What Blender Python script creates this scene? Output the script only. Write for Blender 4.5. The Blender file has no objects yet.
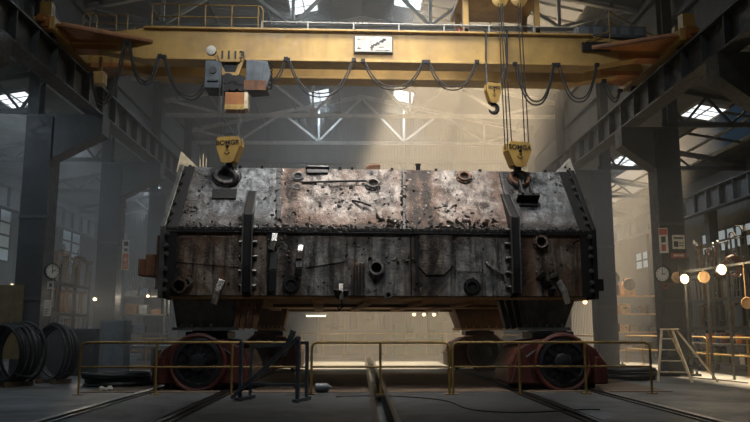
import bpy, bmesh, math, random
from mathutils import Vector, Matrix, Euler
R = math.radians
random.seed(7)
S = bpy.context.scene
COL = S.collection

# ---------------------------------------------------------------- camera
FPX, PITCH, YAW, HC = 763.0, R(8.87), R(1.05), 1.45
cam_d = bpy.data.cameras.new('camera')
cam_d.sensor_width = 36
cam_d.lens = 36 * FPX / 750
cam_d.clip_end = 400
cam = bpy.data.objects.new('camera', cam_d)
COL.objects.link(cam)
cam.location = (0, 0, HC)
cam.rotation_euler = (R(90) + PITCH, 0, -YAW)
S.camera = cam
EYE = Vector((0, 0, HC))
CR = Euler((R(90) + PITCH, 0, -YAW)).to_matrix()


def ray(px, py):
    return CR @ Vector(((px - 375) / FPX, (211 - py) / FPX, -1))


def at(px, py, Y):
    d = ray(px, py)
    return EYE + d * (Y / d.y)


def atx(px, py, X):
    d = ray(px, py)
    return EYE + d * (X / d.x)


def fl(px, py):
    d = ray(px, py)
    return EYE + d * (-HC / d.z)


# ---------------------------------------------------------------- materials
def lin(h):
    out = []
    for i in (0, 2, 4):
        c = int(h[i:i + 2], 16) / 255
        out.append(c / 12.92 if c <= .04045 else ((c + .055) / 1.055) ** 2.4)
    return tuple(out) + (1,)


class NT:
    def __init__(self, name):
        self.m = bpy.data.materials.new(name)
        self.m.use_nodes = True
        self.t = self.m.node_tree
        self.b = self.t.nodes['Principled BSDF']
        self.tc = self.t.nodes.new('ShaderNodeTexCoord')

    def n(self, typ, **kw):
        o = self.t.nodes.new(typ)
        for k, v in kw.items():
            setattr(o, k, v)
        return o

    def l(self, a, b):
        self.t.links.new(a, b)

    def coords(self, scale=(1, 1, 1), src='Object'):
        mp = self.n('ShaderNodeMapping')
        mp.inputs['Scale'].default_value = scale
        self.l(self.tc.outputs[src], mp.inputs['Vector'])
        return mp.outputs['Vector']

    def noise(self, scale, detail=5, rough=.6, vec=None, dist=0):
        o = self.n('ShaderNodeTexNoise')
        o.inputs['Scale'].default_value = scale
        o.inputs['Detail'].default_value = detail
        o.inputs['Roughness'].default_value = rough
        o.inputs['Distortion'].default_value = dist
        self.l(vec if vec is not None else self.coords(), o.inputs['Vector'])
        return o.outputs['Fac']

    def ramp(self, fac, stops):
        o = self.n('ShaderNodeValToRGB')
        e = o.color_ramp.elements
        while len(e) < len(stops):
            e.new(.5)
        for i, (p, c) in enumerate(stops):
            e[i].position = p
            e[i].color = c if len(c) == 4 else tuple(c) + (1,)
        self.l(fac, o.inputs['Fac'])
        return o.outputs['Color']

    def mix(self, fac, a, b, mode='MIX'):
        o = self.n('ShaderNodeMix', data_type='RGBA', blend_type=mode)
        for s, v in ((o.inputs[0], fac), (o.inputs[6], a), (o.inputs[7], b)):
            if hasattr(v, 'is_output'):
                self.l(v, s)
            else:
                s.default_value = v
        return o.outputs[2]

    def bump(self, h, strength=.3, dist=.02):
        o = self.n('ShaderNodeBump')
        o.inputs['Strength'].default_value = strength
        o.inputs['Distance'].default_value = dist
        self.l(h, o.inputs['Height'])
        self.l(o.outputs['Normal'], self.b.inputs['Normal'])


W1 = (1, 1, 1, 1)
K0 = (0, 0, 0, 1)


def worn(name, c, dirt, amount=.5, scale=2.0, rough=.6, metal=0.0, streak=True, bump=.15):
    """painted or bare surface with blotchy dirt, drips and scratches"""
    t = NT(name)
    a = t.noise(scale, 6, .65)
    k = t.ramp(a, [(max(0, .62 - amount * .5), K0), (.78, W1)])
    col = t.mix(k, lin(c), lin(dirt))
    if streak:
        s = t.noise(1, 4, .6, t.coords((scale * 4, scale * 4, scale * .35)))
        k2 = t.ramp(s, [(.5, K0), (.75, W1)])
        kk = t.n('ShaderNodeMath', operation='MULTIPLY')
        t.l(k2, kk.inputs[0])
        kk.inputs[1].default_value = amount
        col = t.mix(kk.outputs[0], col, lin(dirt))
    t.l(col, t.b.inputs['Base Color'])
    f = t.noise(scale * 9, 3, .6)
    rr = t.ramp(f, [(.3, (rough * .75,) * 3), (.7, (min(1, rough * 1.25),) * 3)])
    t.l(rr, t.b.inputs['Roughness'])
    t.b.inputs['Metallic'].default_value = metal
    t.bump(f, bump, .01)
    return t.m


def glow(name, c, e):
    t = NT(name)
    t.b.inputs['Base Color'].default_value = lin(c)
    t.b.inputs['Emission Color'].default_value = lin(c)
    t.b.inputs['Emission Strength'].default_value = e
    return t.m


SEAM_X = (-2.25, .97, 1.3, 3.55, -5.0, 5.85)


def hull_mat(name, base, pale, rust, soot, k_soot, k_rust, rough, metal, halo=.8, bmp=.8):
    """worn plate: paint, bare metal, rust, drips, and the burnt zones along the welded seams"""
    t = NT(name)

    def math_(op, a, b=None):
        o = t.n('ShaderNodeMath', operation=op)
        for k, v in enumerate((a, b)):
            if v is None:
                continue
            if hasattr(v, 'is_output'):
                t.l(v, o.inputs[k])
            else:
                o.inputs[k].default_value = v
        return o.outputs[0]
    big = t.noise(.7, 7, .68, dist=.4)
    med = t.noise(2.3, 8, .72)
    fine = t.noise(9, 6, .72)
    streak = t.noise(1, 6, .7, t.coords((4.5, 4.5, .35)))
    streak2 = t.noise(1, 6, .72, t.coords((13, 13, .7)))
    col = t.mix(t.ramp(med, [(.44, K0), (.58, W1)]), lin(base), lin(pale))
    rk = t.ramp(t.noise(.9, 8, .72, t.coords((1, 1, .6)), dist=.7), [(.52 - k_rust, K0), (.66, W1)])
    col = t.mix(rk, col, lin(rust))
    sk = t.ramp(big, [(.56 - k_soot, K0), (.70, W1)])
    col = t.mix(sk, col, lin(soot))
    col = t.mix(t.ramp(streak, [(.47, K0), (.62, (.95,) * 3)]), col, lin(soot))
    col = t.mix(t.ramp(streak2, [(.52, K0), (.7, (.7,) * 3)]), col, lin(rust))
    # burnt zones
    sep = t.n('ShaderNodeSeparateXYZ')
    t.l(t.tc.outputs['Object'], sep.inputs[0])
    dmin = math_('ABSOLUTE', math_('SUBTRACT', sep.outputs['Z'], 3.98))
    for sx in SEAM_X:
        dmin = math_('MINIMUM', dmin, math_('ABSOLUTE', math_('SUBTRACT', sep.outputs['X'], sx)))
    wob = math_('ADD', dmin, math_('MULTIPLY', math_('SUBTRACT', med, .5), .85))
    hr = t.ramp(wob, [(.12, (halo,) * 3), (.52, K0)])
    col = t.mix(hr, col, lin(rust))
    hb = t.ramp(math_('ADD', wob, math_('MULTIPLY', math_('SUBTRACT', fine, .5), .5)), [(.02, (.95,) * 3), (.24, K0)])
    col = t.mix(hb, col, lin(soot))
    spots = t.ramp(fine, [(.64, K0), (.69, W1)])
    col = t.mix(spots, col, lin(soot))
    flk = t.ramp(t.noise(5, 8, .78, t.coords((1.6, 1.6, 1))), [(.61, K0), (.65, W1)])
    col = t.mix(flk, col, lin(pale))
    t.l(col, t.b.inputs['Base Color'])
    t.l(t.ramp(fine, [(.3, (rough * .6,) * 3), (.7, (min(1, rough * 1.4),) * 3)]), t.b.inputs['Roughness'])
    t.b.inputs['Metallic'].default_value = metal
    t.bump(math_('ADD', math_('MULTIPLY', med, 1.5), fine), bmp, .05)
    return t.m


def corrugated(name, c, dirt, pitch=4.0, axis=0):
    t = NT(name)
    wv = t.n('ShaderNodeTexWave', wave_type='BANDS', bands_direction='XYZ'[axis])
    wv.inputs['Scale'].default_value = pitch
    t.l(t.coords(), wv.inputs['Vector'])
    a = t.noise(.35, 6, .65)
    s = t.noise(1, 4, .6, t.coords((1.5, 1.5, .15)))
    col = t.mix(t.ramp(a, [(.4, K0), (.7, W1)]), lin(c), lin(dirt))
    col = t.mix(t.ramp(s, [(.52, K0), (.75, (.7,) * 3)]), col, lin(dirt))
    t.l(col, t.b.inputs['Base Color'])
    t.b.inputs['Roughness'].default_value = .7
    t.bump(wv.outputs['Fac'], .6, .05)
    return t.m


def concrete_mat():
    t = NT('concrete')
    a = t.noise(.45, 8, .7, dist=.5)
    b = t.noise(3.5, 6, .7)
    s = t.noise(1, 5, .65, t.coords((.25, 2.2, 1)))
    col = t.ramp(a, [(.3, lin('2a2e31')), (.55, lin('3e4041')), (.75, lin('212223'))])
    col = t.mix(t.ramp(b, [(.5, K0), (.72, (.7,) * 3)]), col, lin('2b2a29'))
    col = t.mix(t.ramp(s, [(.5, K0), (.7, (.55,) * 3)]), col, lin('302c28'))
    t.l(col, t.b.inputs['Base Color'])
    t.l(t.ramp(a, [(.35, (.42,) * 3), (.7, (.85,) * 3)]), t.b.inputs['Roughness'])
    t.bump(b, .25, .01)
    return t.m


def plank_mat():
    t = NT('deck_timber')
    br = t.n('ShaderNodeTexBrick')
    br.inputs['Scale'].default_value = 1
    br.inputs['Brick Width'].default_value = 3.4
    br.inputs['Row Height'].default_value = .26
    br.inputs['Mortar Size'].default_value = .0115
    br.inputs['Color1'].default_value = lin('66503b')
    br.inputs['Color2'].default_value = lin('4a3a2c')
    br.inputs['Mortar'].default_value = lin('0e0c0b')
    t.l(t.coords(), br.inputs['Vector'])
    g = t.noise(1, 6, .7, t.coords((.8, 9, 1)))
    col = t.mix(t.ramp(g, [(.45, K0), (.7, (.8,) * 3)]), br.outputs['Color'], lin('1d1916'))
    t.l(col, t.b.inputs['Base Color'])
    t.b.inputs['Roughness'].default_value = .8
    t.bump(g, .3, .01)
    return t.m


M = dict(
    concrete=concrete_mat(), deck=plank_mat(),
    crane=worn('crane_yellow', 'b28f4a', '7c6035', .45, .9, .5, .0),
    crane_dark=worn('crane_orange', 'a8682c', '5f3f20', .5, 1.2, .55, .0),
    saddle=worn('saddle_grey_plate', '6a6a68', '2e2925', .5, 2.2, .5, .3),
    guard=worn('guard_yellow', '6e5c2e', '3a321e', .5, 3, .6, .1),
    rail=worn('railing_yellow', '94763a', '54452a', .5, 3, .5, .1),
    hullu=hull_mat('scorched_pale_plate', '6f6863', '9c948d', '5c4436', '1f1a17', .05, .05, .38, .55),  # upper plates: worn pale paint, partly overhead light put into the colour
    hullb=hull_mat('scorched_bluish_plate', '5d6164', '85888a', '453d37', '19191a', .07, -.03, .38, .55),
    hulll=hull_mat('sooted_shaded_brown_plate', '5a4d41', '80756a', '5a3e2a', '1a1613', .03, .04, .45, .35, .8, .45),  # lower plates: soot, and partly the shade there put into the colour
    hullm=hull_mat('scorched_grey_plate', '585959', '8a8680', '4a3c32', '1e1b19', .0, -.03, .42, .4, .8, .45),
    bore=worn('shaded_void', '070707', '030303', .2, 3, .95, 0, False, 0),  # near-black colour stands in for the shade inside holes
    weld=worn('weld_metal', '8f8881', '241e1b', .6, 6, .32, .6),
    bright=worn('scraped_bright_steel', 'aaa59f', '453e39', .5, 6, .3, .85),
    black=worn('black_steel', '1b1a1a', '0d0c0c', .5, 4, .5, .4),
    rust=worn('rusty_plate', '7a5236', '3b281c', .6, 2.5, .75, .1),
    tan=worn('dusty_tan_plate', 'c49c70', '7a5c3f', .4, 2, .8, 0),
    cream=worn('cream_plate', 'd8c7a6', '8f7757', .35, 4, .6, 0),
    red=worn('dull_red_paint', '58271d', '2b1510', .6, 2.2, .5, .1),
    disc=worn('wheel_steel', '3d3f42', '191818', .5, 5, .4, .6),
    bluegrey=worn('blue_grey_paint', '50585e', '2a2d30', .5, 3, .5, .1),
    column=worn('column_grey_paint', '2a2f32', '191818', .5, .7, .6, .1),
    girder=worn('girder_grey_paint', '45494b', '262422', .55, .8, .6, .1),
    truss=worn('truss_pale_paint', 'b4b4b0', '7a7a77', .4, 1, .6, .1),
    dark=worn('dark_paint_truss_shade', '3d4144', '222425', .4, 1, .6, .1),
    wall=corrugated('wall_cladding', '555653', '3d3c39', 3.0, 0),
    wally=corrugated('side_wall_cladding', '53585b', '36393b', 3.0, 1),
    roof=corrugated('roof_cladding', '565a5c', '37393b', 2.0, 1),
    rubber=worn('black_rubber', '1d1d1e', '101010', .3, 8, .55, 0, False),
    cable=worn('dark_cable', '2b2927', '161514', .4, 8, .6, 0, False),
    rope=worn('greased_wire_rope', '33302d', '1a1817', .5, 12, .5, .4, False),
    steel=worn('dull_steel', '6b6b69', '35312e', .5, 3, .4, .7),
    railsteel=worn('track_steel', '3b3937', '1d1a18', .5, 3, .35, .7),
    wood=worn('worn_wood', '6d5437', '3a2b1d', .5, 3, .75, 0),
    white=worn('dirty_white_paint', 'b9b5aa', '7d776a', .35, 6, .55, 0),
    ink=worn('faded_ink', '504e4c', '353331', .4, 9, .7, 0),
    letter=worn('black_lettering', '18140f', '2a2014', .3, 9, .6, 0),
    signred=worn('sign_red', '963a2a', '5a251b', .3, 5, .5, 0),
    orange=worn('sign_orange', 'a8602c', '6a3f20', .3, 5, .5, 0),
    green=worn('dull_green_paint', '43543f', '222b22', .5, 4, .5, 0),
    blue=worn('dull_blue_paint', '3b4f66', '202833', .5, 4, .5, 0),
    grey=worn('machine_grey_paint', '6b7175', '3b3d3e', .5, 2, .55, 0),
    darkbox=worn('dark_cabinet_paint', '2f3336', '191a1b', .5, 2, .55, .1),
    skyglass=glow('skylight_glass', 'eaf3fa', 1.6),
    winbright=glow('daylit_strip_glass', 'c3d3dc', .30),
    winglass=glow('daylit_window_glass', 'c3d3dc', .07),
    lampwarm=glow('lamp_warm', 'ffdca8', 3.0),
    dimbulb=glow('dim_bulb', 'ffe2b4', 1.0),
    tube=glow('tube_light', 'fff0d2', 2.2),
    dialface=worn('dial_white', 'dcd8cc', 'a59f8e', .25, 8, .4, 0),
)


# ---------------------------------------------------------------- mesh builder
SPLIT = {'buffer', 'door_panel', 'wheel', 'track_roller', 'channel_strut', 'gearing', 'axle_guard', 'brake_fitting', 'panel_rib', 'splice_plate',
         'cable_clamp', 'fin_bolt', 'flange_bolt', 'port_bolt', 'torn_bracket', 'control_panel', 'chock', 'fin_edge', 'spoke', 'batten', 'edge_clip', 'thin_pipe', 'suspension_wire', 'cross_bar', 'cable_gland', 'spreader',
         'cross_brace', 'binding', 'sides', 'hook_link'}


class MB:
    def __init__(self):
        self.bm = bmesh.new()

    def _verts(self, vs, mat):
        bmesh.ops.transform(self.bm, matrix=mat, verts=vs)

    def box(self, c, s, rot=None):
        r = bmesh.ops.create_cube(self.bm, size=1)
        m = Matrix.Translation(c)
        if rot is not None:
            m = m @ (rot.to_matrix().to_4x4() if isinstance(rot, Euler) else rot.to_4x4())
        m = m @ Matrix.Diagonal((s[0], s[1], s[2], 1))
        self._verts(r['verts'], m)
        return self

    def frame(self, p0, p1, up=(0, 0, 1)):
        p0, p1 = Vector(p0), Vector(p1)
        z = (p1 - p0).normalized()
        u = Vector(up)
        if abs(z.dot(u)) > .999:
            u = Vector((0, 1, 0))
        x = u.cross(z).normalized()
        y = z.cross(x)
        m = Matrix((x, y, z)).transposed().to_4x4()
        m.translation = (p0 + p1) / 2
        return m, (p1 - p0).length

    def bar(self, p0, p1, w, h=None, up=(0, 0, 1)):
        """box along p0-p1: h is measured along up, w across"""
        h = h or w
        m, L = self.frame(p0, p1, up)
        r = bmesh.ops.create_cube(self.bm, size=1)
        self._verts(r['verts'], m @ Matrix.Diagonal((w, h, L, 1)))
        return self

    def ibeam(self, p0, p1, h, w, t=.03, up=(0, 0, 1)):
        m, L = self.frame(p0, p1, up)
        for (dx, dy, sx, sy) in ((0, 0, t, h - 2 * t), (0, h / 2 - t / 2, w, t), (0, -h / 2 + t / 2, w, t)):
            r = bmesh.ops.create_cube(self.bm, size=1)
            self._verts(r['verts'], m @ Matrix.Translation((dx, dy, 0)) @ Matrix.Diagonal((sx, sy, L, 1)))
        return self

    def cyl(self, p0, p1, r0, r1=None, seg=16):
        r1 = r0 if r1 is None else r1
        m, L = self.frame(p0, p1)
        r = bmesh.ops.create_cone(self.bm, cap_ends=True, segments=seg, radius1=r0, radius2=r1, depth=L)
        self._verts(r['verts'], m)
        return self

    def tube(self, pts, r, seg=8, closed=False):
        pts = [Vector(p) for p in pts]
        n = len(pts)
        rr = r if isinstance(r, (list, tuple)) else [r] * n
        rings = []
        prev = None
        for i, p in enumerate(pts):
            if closed:
                d = pts[(i + 1) % n] - pts[i - 1]
            else:
                d = pts[min(i + 1, n - 1)] - pts[max(i - 1, 0)]
            d = d.normalized() if d.length > 1e-9 else Vector((0, 0, 1))
            if prev is None:
                u = Vector((0, 0, 1)) if abs(d.z) < .9 else Vector((0, 1, 0))
                x = u.cross(d).normalized()
            else:
                x = (prev - d * prev.dot(d))
                x = x.normalized() if x.length > 1e-6 else Vector((1, 0, 0))
            prev = x
            y = d.cross(x)
            rings.append([self.bm.verts.new(p + (x * math.cos(a) + y * math.sin(a)) * rr[i])
                          for a in [2 * math.pi * k / seg for k in range(seg)]])
        for i in range(n if closed else n - 1):
            a, b = rings[i], rings[(i + 1) % n]
            for k in range(seg):
                try:
                    self.bm.faces.new((a[k], a[(k + 1) % seg], b[(k + 1) % seg], b[k]))
                except ValueError:
                    pass
        if not closed:
            self.bm.faces.new(rings[0][::-1])
            self.bm.faces.new(rings[-1])
        return self

    def torus(self, c, axis, RR, r, n=28, seg=8, sq=1.0):
        c, ax = Vector(c), Vector(axis).normalized()
        u = Vector((0, 0, 1)) if abs(ax.z) < .9 else Vector((1, 0, 0))
        x = u.cross(ax).normalized()
        y = ax.cross(x)
        return self.tube([c + x * math.cos(2 * math.pi * k / n) * RR + y * math.sin(2 * math.pi * k / n) * RR * sq
                          for k in range(n)], r, seg, True)

    def lathe(self, c, axis, prof, seg=24):
        """prof: (distance along axis, radius)"""
        c, ax = Vector(c), Vector(axis).normalized()
        u = Vector((0, 0, 1)) if abs(ax.z) < .9 else Vector((1, 0, 0))
        x = u.cross(ax).normalized()
        y = ax.cross(x)
        rings = []
        for (t, r) in prof:
            rings.append([self.bm.verts.new(c + ax * t + (x * math.cos(a) + y * math.sin(a)) * max(r, 1e-4))
                          for a in [2 * math.pi * k / seg for k in range(seg)]])
        for a, b in zip(rings, rings[1:]):
            for k in range(seg):
                self.bm.faces.new((a[k], a[(k + 1) % seg], b[(k + 1) % seg], b[k]))
        self.bm.faces.new(rings[0][::-1])
        self.bm.faces.new(rings[-1])
        return self

    def prism(self, poly, f, d0, d1):
        """poly of (a,b) extruded; f(a,b,d) -> point"""
        A = [self.bm.verts.new(f(a, b, d0)) for a, b in poly]
        B = [self.bm.verts.new(f(a, b, d1)) for a, b in poly]
        self.bm.faces.new(A)
        self.bm.faces.new(B[::-1])
        n = len(poly)
        for i in range(n):
            self.bm.faces.new((A[i], B[i], B[(i + 1) % n], A[(i + 1) % n]))
        return self

    def hexa(self, p):
        """8 corners, bottom 4 then top 4 in the same order"""
        v = [self.bm.verts.new(q) for q in p]
        for f in ((0, 1, 2, 3), (7, 6, 5, 4), (0, 4, 5, 1), (1, 5, 6, 2), (2, 6, 7, 3), (3, 7, 4, 0)):
            self.bm.faces.new([v[i] for i in f])
        return self

    def lump(self, c, s, sub=1, j=.25):
        r = bmesh.ops.create_icosphere(self.bm, subdivisions=sub, radius=1)
        for v in r['verts']:
            v.co = v.co * (1 + random.uniform(-j, j))
        m = Matrix.Translation(c) @ Euler((random.random(), random.random(), random.random())).to_matrix().to_4x4() @ Matrix.Diagonal((s[0], s[1], s[2], 1))
        self._verts(r['verts'], m)
        return self

    def build(self, name, mat, parent=None, bevel=0, smooth=False, loc=None):
        if name in SPLIT and parent is not None:
            self.bm.verts.index_update()
            seen, first = set(), None
            for v0 in list(self.bm.verts):
                if v0 in seen:
                    continue
                isl, st = [], [v0]
                seen.add(v0)
                while st:
                    v = st.pop()
                    isl.append(v)
                    for e in v.link_edges:
                        w_ = e.other_vert(v)
                        if w_ not in seen:
                            seen.add(w_)
                            st.append(w_)
                q = MB()
                mp = {v: q.bm.verts.new(v.co) for v in isl}
                for f_ in {f_ for v in isl for f_ in v.link_faces}:
                    q.bm.faces.new([mp[v] for v in f_.verts])
                o = q._build(name, mat, parent, bevel, smooth, loc)
                first = first or o
            self.bm.free()
            return first
        return self._build(name, mat, parent, bevel, smooth, loc)

    def _build(self, name, mat, parent=None, bevel=0, smooth=False, loc=None):
        bmesh.ops.recalc_face_normals(self.bm, faces=self.bm.faces)
        me = bpy.data.meshes.new(name)
        self.bm.to_mesh(me)
        self.bm.free()
        me.materials.append(mat)
        o = bpy.data.objects.new(name, me)
        COL.objects.link(o)
        if smooth:
            for p in me.polygons:
                p.use_smooth = True
            me.set_sharp_from_angle(angle=R(42))
        if bevel:
            b = o.modifiers.new('bevel', 'BEVEL')
            b.width = bevel
            b.segments = 2
            b.limit_method = 'ANGLE'
            b.angle_limit = R(50)
        if parent is not None:
            o.parent = parent
        if loc is not None:
            o.location = loc
        return o


def tag(o, label, cat, group=None, kind=None):
    o['label'] = label
    o['category'] = cat
    if group:
        o['group'] = group
    if kind:
        o['kind'] = kind
    return o


def thing(name, label, cat, loc=(0, 0, 0), rz=0, group=None):
    o = bpy.data.objects.new(name, None)
    COL.objects.link(o)
    o.location = loc
    o.rotation_euler = (0, 0, rz)
    o.empty_display_size = .2
    return tag(o, label, cat, group)


def struct(o):
    o['kind'] = 'structure'
    return o


def dup(root, loc, rz=None, label=None, group=None):
    r = root.copy()
    COL.objects.link(r)
    r.location = loc
    if rz is not None:
        r.rotation_euler = (0, 0, rz)
    if label:
        r['label'] = label
    if group:
        r['group'] = group
    for ch in list(root.children):
        c = ch.copy()
        COL.objects.link(c)
        c.parent = r
        for g in list(ch.children):
            d = g.copy()
            COL.objects.link(d)
            d.parent = c
    return r


def text(name, s, size, mat, parent, loc, rot=(R(90), 0, 0), ext=.004, sx=1.0):
    cu = bpy.data.curves.new(name, 'FONT')
    cu.body = s
    cu.size = size
    cu.extrude = ext
    cu.offset = size * .02
    cu.align_x = 'CENTER'
    cu.align_y = 'CENTER'
    cu.materials.append(mat)
    tmp = bpy.data.objects.new(name, cu)
    COL.objects.link(tmp)
    dg = bpy.context.evaluated_depsgraph_get()
    me = bpy.data.meshes.new_from_object(tmp.evaluated_get(dg))
    bpy.data.objects.remove(tmp)
    bpy.data.curves.remove(cu)
    if not me.materials:
        me.materials.append(mat)
    o = bpy.data.objects.new(name, me)
    COL.objects.link(o)
    o.parent = parent
    o.location = loc
    o.rotation_euler = rot
    o.scale = (sx, 1, 1)
    return o


# ================================================================ THE HALL
XL, XR = -10.1, 10.2            # column lines
UL, UR = -10.8, 10.9          # upper side walls
OL, OR = -16.6, 16.6          # outer walls of the aisles
Y0, Y1 = 6.0, 50.0
SLOT = (.30, .54)


def roof_z(x):
    return 16.4 - .21 * abs(x)


def aisle_z(x):
    return 9.9 - .17 * (abs(x) - 9.6)


# floor: two slabs either side of the sunk slot, which has a bottom of its own
f = MB()
f.box(((OL + SLOT[0]) / 2, 24, -.2), (SLOT[0] - OL, 56, .4))
f.box(((OR + SLOT[1]) / 2, 24, -.2), (OR - SLOT[1], 56, .4))
f.box(((SLOT[0] + SLOT[1]) / 2, 24, -.45), (.4, 56, .1))
struct(f.build('floor', M['concrete']))

# timber deck under and in front of the casing, in two halves beside the slot
d = MB()
d.box(((-6.6 + SLOT[0] - .1) / 2, 22.1, .006), (SLOT[0] - .1 + 6.6, 7.4, .012))
struct(d.build('trim_1', M['deck']))
d = MB()
d.box(((7.4 + SLOT[1] + .1) / 2, 22.1, .006), (7.4 - SLOT[1] - .1, 7.4, .012))
struct(d.build('trim_2', M['deck']))
for i, x in enumerate((SLOT[0] - .05, SLOT[1] + .05)):
    e = MB()
    e.box((x, 24, .012), (.10, 55, .024))
    struct(e.build('trim_%d' % (3 + i), M['railsteel']))

# back wall with girts
w = MB()
w.box((0, Y1 + .1, 8.2), (OR - OL, .2, 16.5))
wb = struct(w.build('wall_back', M['wall']))
g = MB()
for z in (2.6, 5.2, 7.8, 10.4, 12.6):
    g.box((0, Y1 - .1, z), (19, .18, .22))
for x in (-6.2, -3.1, 0, 3.1, 6.2):
    g.box((x, Y1 - .16, 7.5), (.26, .26, 15))
struct(g.build('trim_5', M['girder']))
# outer walls and upper walls
for nm, x in (('wall_left', OL), ('wall_right', OR)):
    w = MB()
    w.box((x + (.1 if x > 0 else -.1), (Y0 + Y1) / 2, 4.7), (.2, Y1 - Y0, 9.6))
    struct(w.build(nm, M['wally']))
for nm, x in (('wall_upper_left', UL), ('wall_upper_right', UR)):
    w = MB()
    zt = roof_z(x)
    w.box((x + (.08 if x > 0 else -.08), (Y0 + Y1) / 2, (9.9 + zt) / 2), (.12, Y1 - Y0, zt - 9.9))
    struct(w.build(nm, M['wally']))
n = 6
for x, s in ((UL, 1), (UR, -1)):
    g = MB()
    for z in (10.6, 12.1, 13.6):
        g.box((x + s * .08, (Y0 + Y1) / 2, z), (.14, Y1 - Y0, .16))
    struct(g.build('trim_%d' % n, M['dark']))
    n += 1


# roof slabs, with openings added and placed so the sun makes the floor patches
def slab(mb, x0, x1, y0, y1, zf):
    z0, z1 = zf(x0), zf(x1)
    mb.hexa([(x0, y0, z0), (x1, y0, z1), (x1, y1, z1), (x0, y1, z0),
             (x0, y0, z0 + .14), (x1, y0, z1 + .14), (x1, y1, z1 + .14), (x0, y1, z0 + .14)])


OPEN = (2.4, 9.2, 28.5, 39.5)  # opening added, sized so the sun lands behind the casing
r = MB()
slab(r, UL - .2, 0, Y0, Y1, roof_z)
slab(r, 0, OPEN[0], Y0, Y1, roof_z)
slab(r, OPEN[0], OPEN[1], Y0, OPEN[2], roof_z)
slab(r, OPEN[0], OPEN[1], OPEN[3], Y1, roof_z)
slab(r, OPEN[1], UR + .2, Y0, Y1, roof_z)
struct(r.build('ceiling', M['roof']))
AX = (13.1, 15.3)
AO = (AX[0], AX[1], 17.5, 45.0)  # aisle opening added, sized for the sunlit strip of floor
r = MB()
slab(r, OL - .2, UL, Y0, Y1, aisle_z)
slab(r, UR, AX[0], Y0, Y1, aisle_z)
slab(r, AX[0], AX[1], Y0, AO[2], aisle_z)
slab(r, AX[0], AX[1], AO[3], Y1, aisle_z)
slab(r, AX[1], OR + .2, Y0, Y1, aisle_z)
struct(r.build('ceiling_aisle', M['roof']))
# glazing bars of the two added rooflights
for (o_, zf) in ((OPEN, roof_z), (AO, aisle_z)):
    g = MB()
    y = o_[2]
    while y <= o_[3] + .01:
        g.bar((o_[0], y, zf(o_[0])), (o_[1], y, zf(o_[1])), .07, .1)
        y += (o_[3] - o_[2]) / 9
    for x in (o_[0], (o_[0] + o_[1]) / 2, o_[1]):
        g.bar((x, o_[2], zf(x)), (x, o_[3], zf(x)), .07, .1)
    struct(g.build('trim_%d' % n, M['dark']))
    n += 1

# main trusses
TY = [16.1, 22.3, 28.5, 34.7, 40.9, 47.1]
for y in TY:
    t = MB()
    zb = 13.15
    t.ibeam((UL, y, zb), (UR, y, zb), .2, .2, .03)
    for s in (-1, 1):
        xe = UL if s < 0 else UR
        t.ibeam((0, y, roof_z(0) - .2), (xe, y, roof_z(xe) - .2), .2, .2, .03)
        for xn, xa, xb in ((2.7, 0, 5.0), (2.7, 2.7, 2.7), (7.8, 5.0, 10.4), (7.8, 7.8, 7.8)):
            for xt in {xa, xb}:
                t.bar((s * xn, y, zb + .1), (s * xt, y, roof_z(xt) - .28), .13, .13)
    struct(t.build('trim_%d' % n, M['truss'] if y > 26 else M['dark']))  # near trusses coloured darker in place of shade
    n += 1
# purlins
p = MB()
for x in (-10.2, -8.6, -6.4, -4.2, -1.4, 1.4, 9.9):
    p.box((x, (Y0 + Y1) / 2, roof_z(x) - .1), (.12, Y1 - Y0, .2))
struct(p.build('trim_%d' % n, M['dark']))
n += 1
# aisle trusses
CYL = [9.8, 16.8, 23.8, 30.8, 37.8, 44.8]
CYR = [11.0, 18.0, 25.0, 32.0, 39.0, 46.0]
for s in (-1, 1):
    for y in (CYL if s < 0 else CYR)[1:]:
        t = MB()
        xi = XL if s < 0 else XR
        xo = OL if s < 0 else OR
        t.bar((xi, y, 8.35), (xo, y, 8.35), .14, .16)
        t.bar((xi, y, aisle_z(xi) - .15), (xo, y, aisle_z(xo) - .15), .14, .16)
        L = xo - xi
        for k in range(4):
            a, b = xi + L * k / 4, xi + L * (k + .5) / 4
            c = xi + L * (k + 1) / 4
            t.bar((a, y, aisle_z(a) - .2), (b, y, 8.4), .08)
            t.bar((b, y, 8.4), (c, y, aisle_z(c) - .2), .08)
        struct(t.build('trim_%d' % n, M['dark']))
        n += 1

# roof skylights: bright panes in frames set just under the sheeting
wn = 1


def skylight(x, y, sx, sy, zf):
    global wn
    z = zf(x) - .06
    sl = math.atan2(zf(x + .5) - zf(x - .5), 1)
    fr = MB()
    rot = Euler((0, -sl, 0)).to_matrix()
    for dx in (-sx / 2, 0, sx / 2):
        fr.box(rot @ Vector((dx, 0, 0)), (.06, sy + .06, .1), rot)
    for k in range(4):
        fr.box(rot @ Vector((0, -sy / 2 + sy * k / 3, 0)), (sx, .05, .09), rot)
    o = struct(fr.build('window_%d' % wn, M['truss'], loc=(x, y, z)))
    pn = MB()
    pn.box((0, 0, -.01), (sx, sy, .03), rot)
    pn.build('pane', M['skyglass'], o)
    wn += 1


SKY = []
for (x, y) in ((-2.6, 32.0), (2.05, 31.6), (-2.6, 25.6), (2.05, 25.6), (-2.6, 45.6), (2.6, 45.6), (-2.6, 11), (2.6, 11)):  # last pair unseen, added to throw fill light on the casing front
    skylight(x, y, 1.25, 2.2, roof_z)
    SKY.append((x, y, roof_z(x) - .4))
ASKY = [(-12.0, 26.0), (-12.0, 31.9), (-12.0, 42.5), (-12.0, 20.5), (12.5, 26.8), (12.5, 35.0), (12.5, 42.5)]
for (x, y) in ASKY:
    skylight(x, y, 1.1, 1.5, aisle_z)

# side windows in the outer walls


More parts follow.
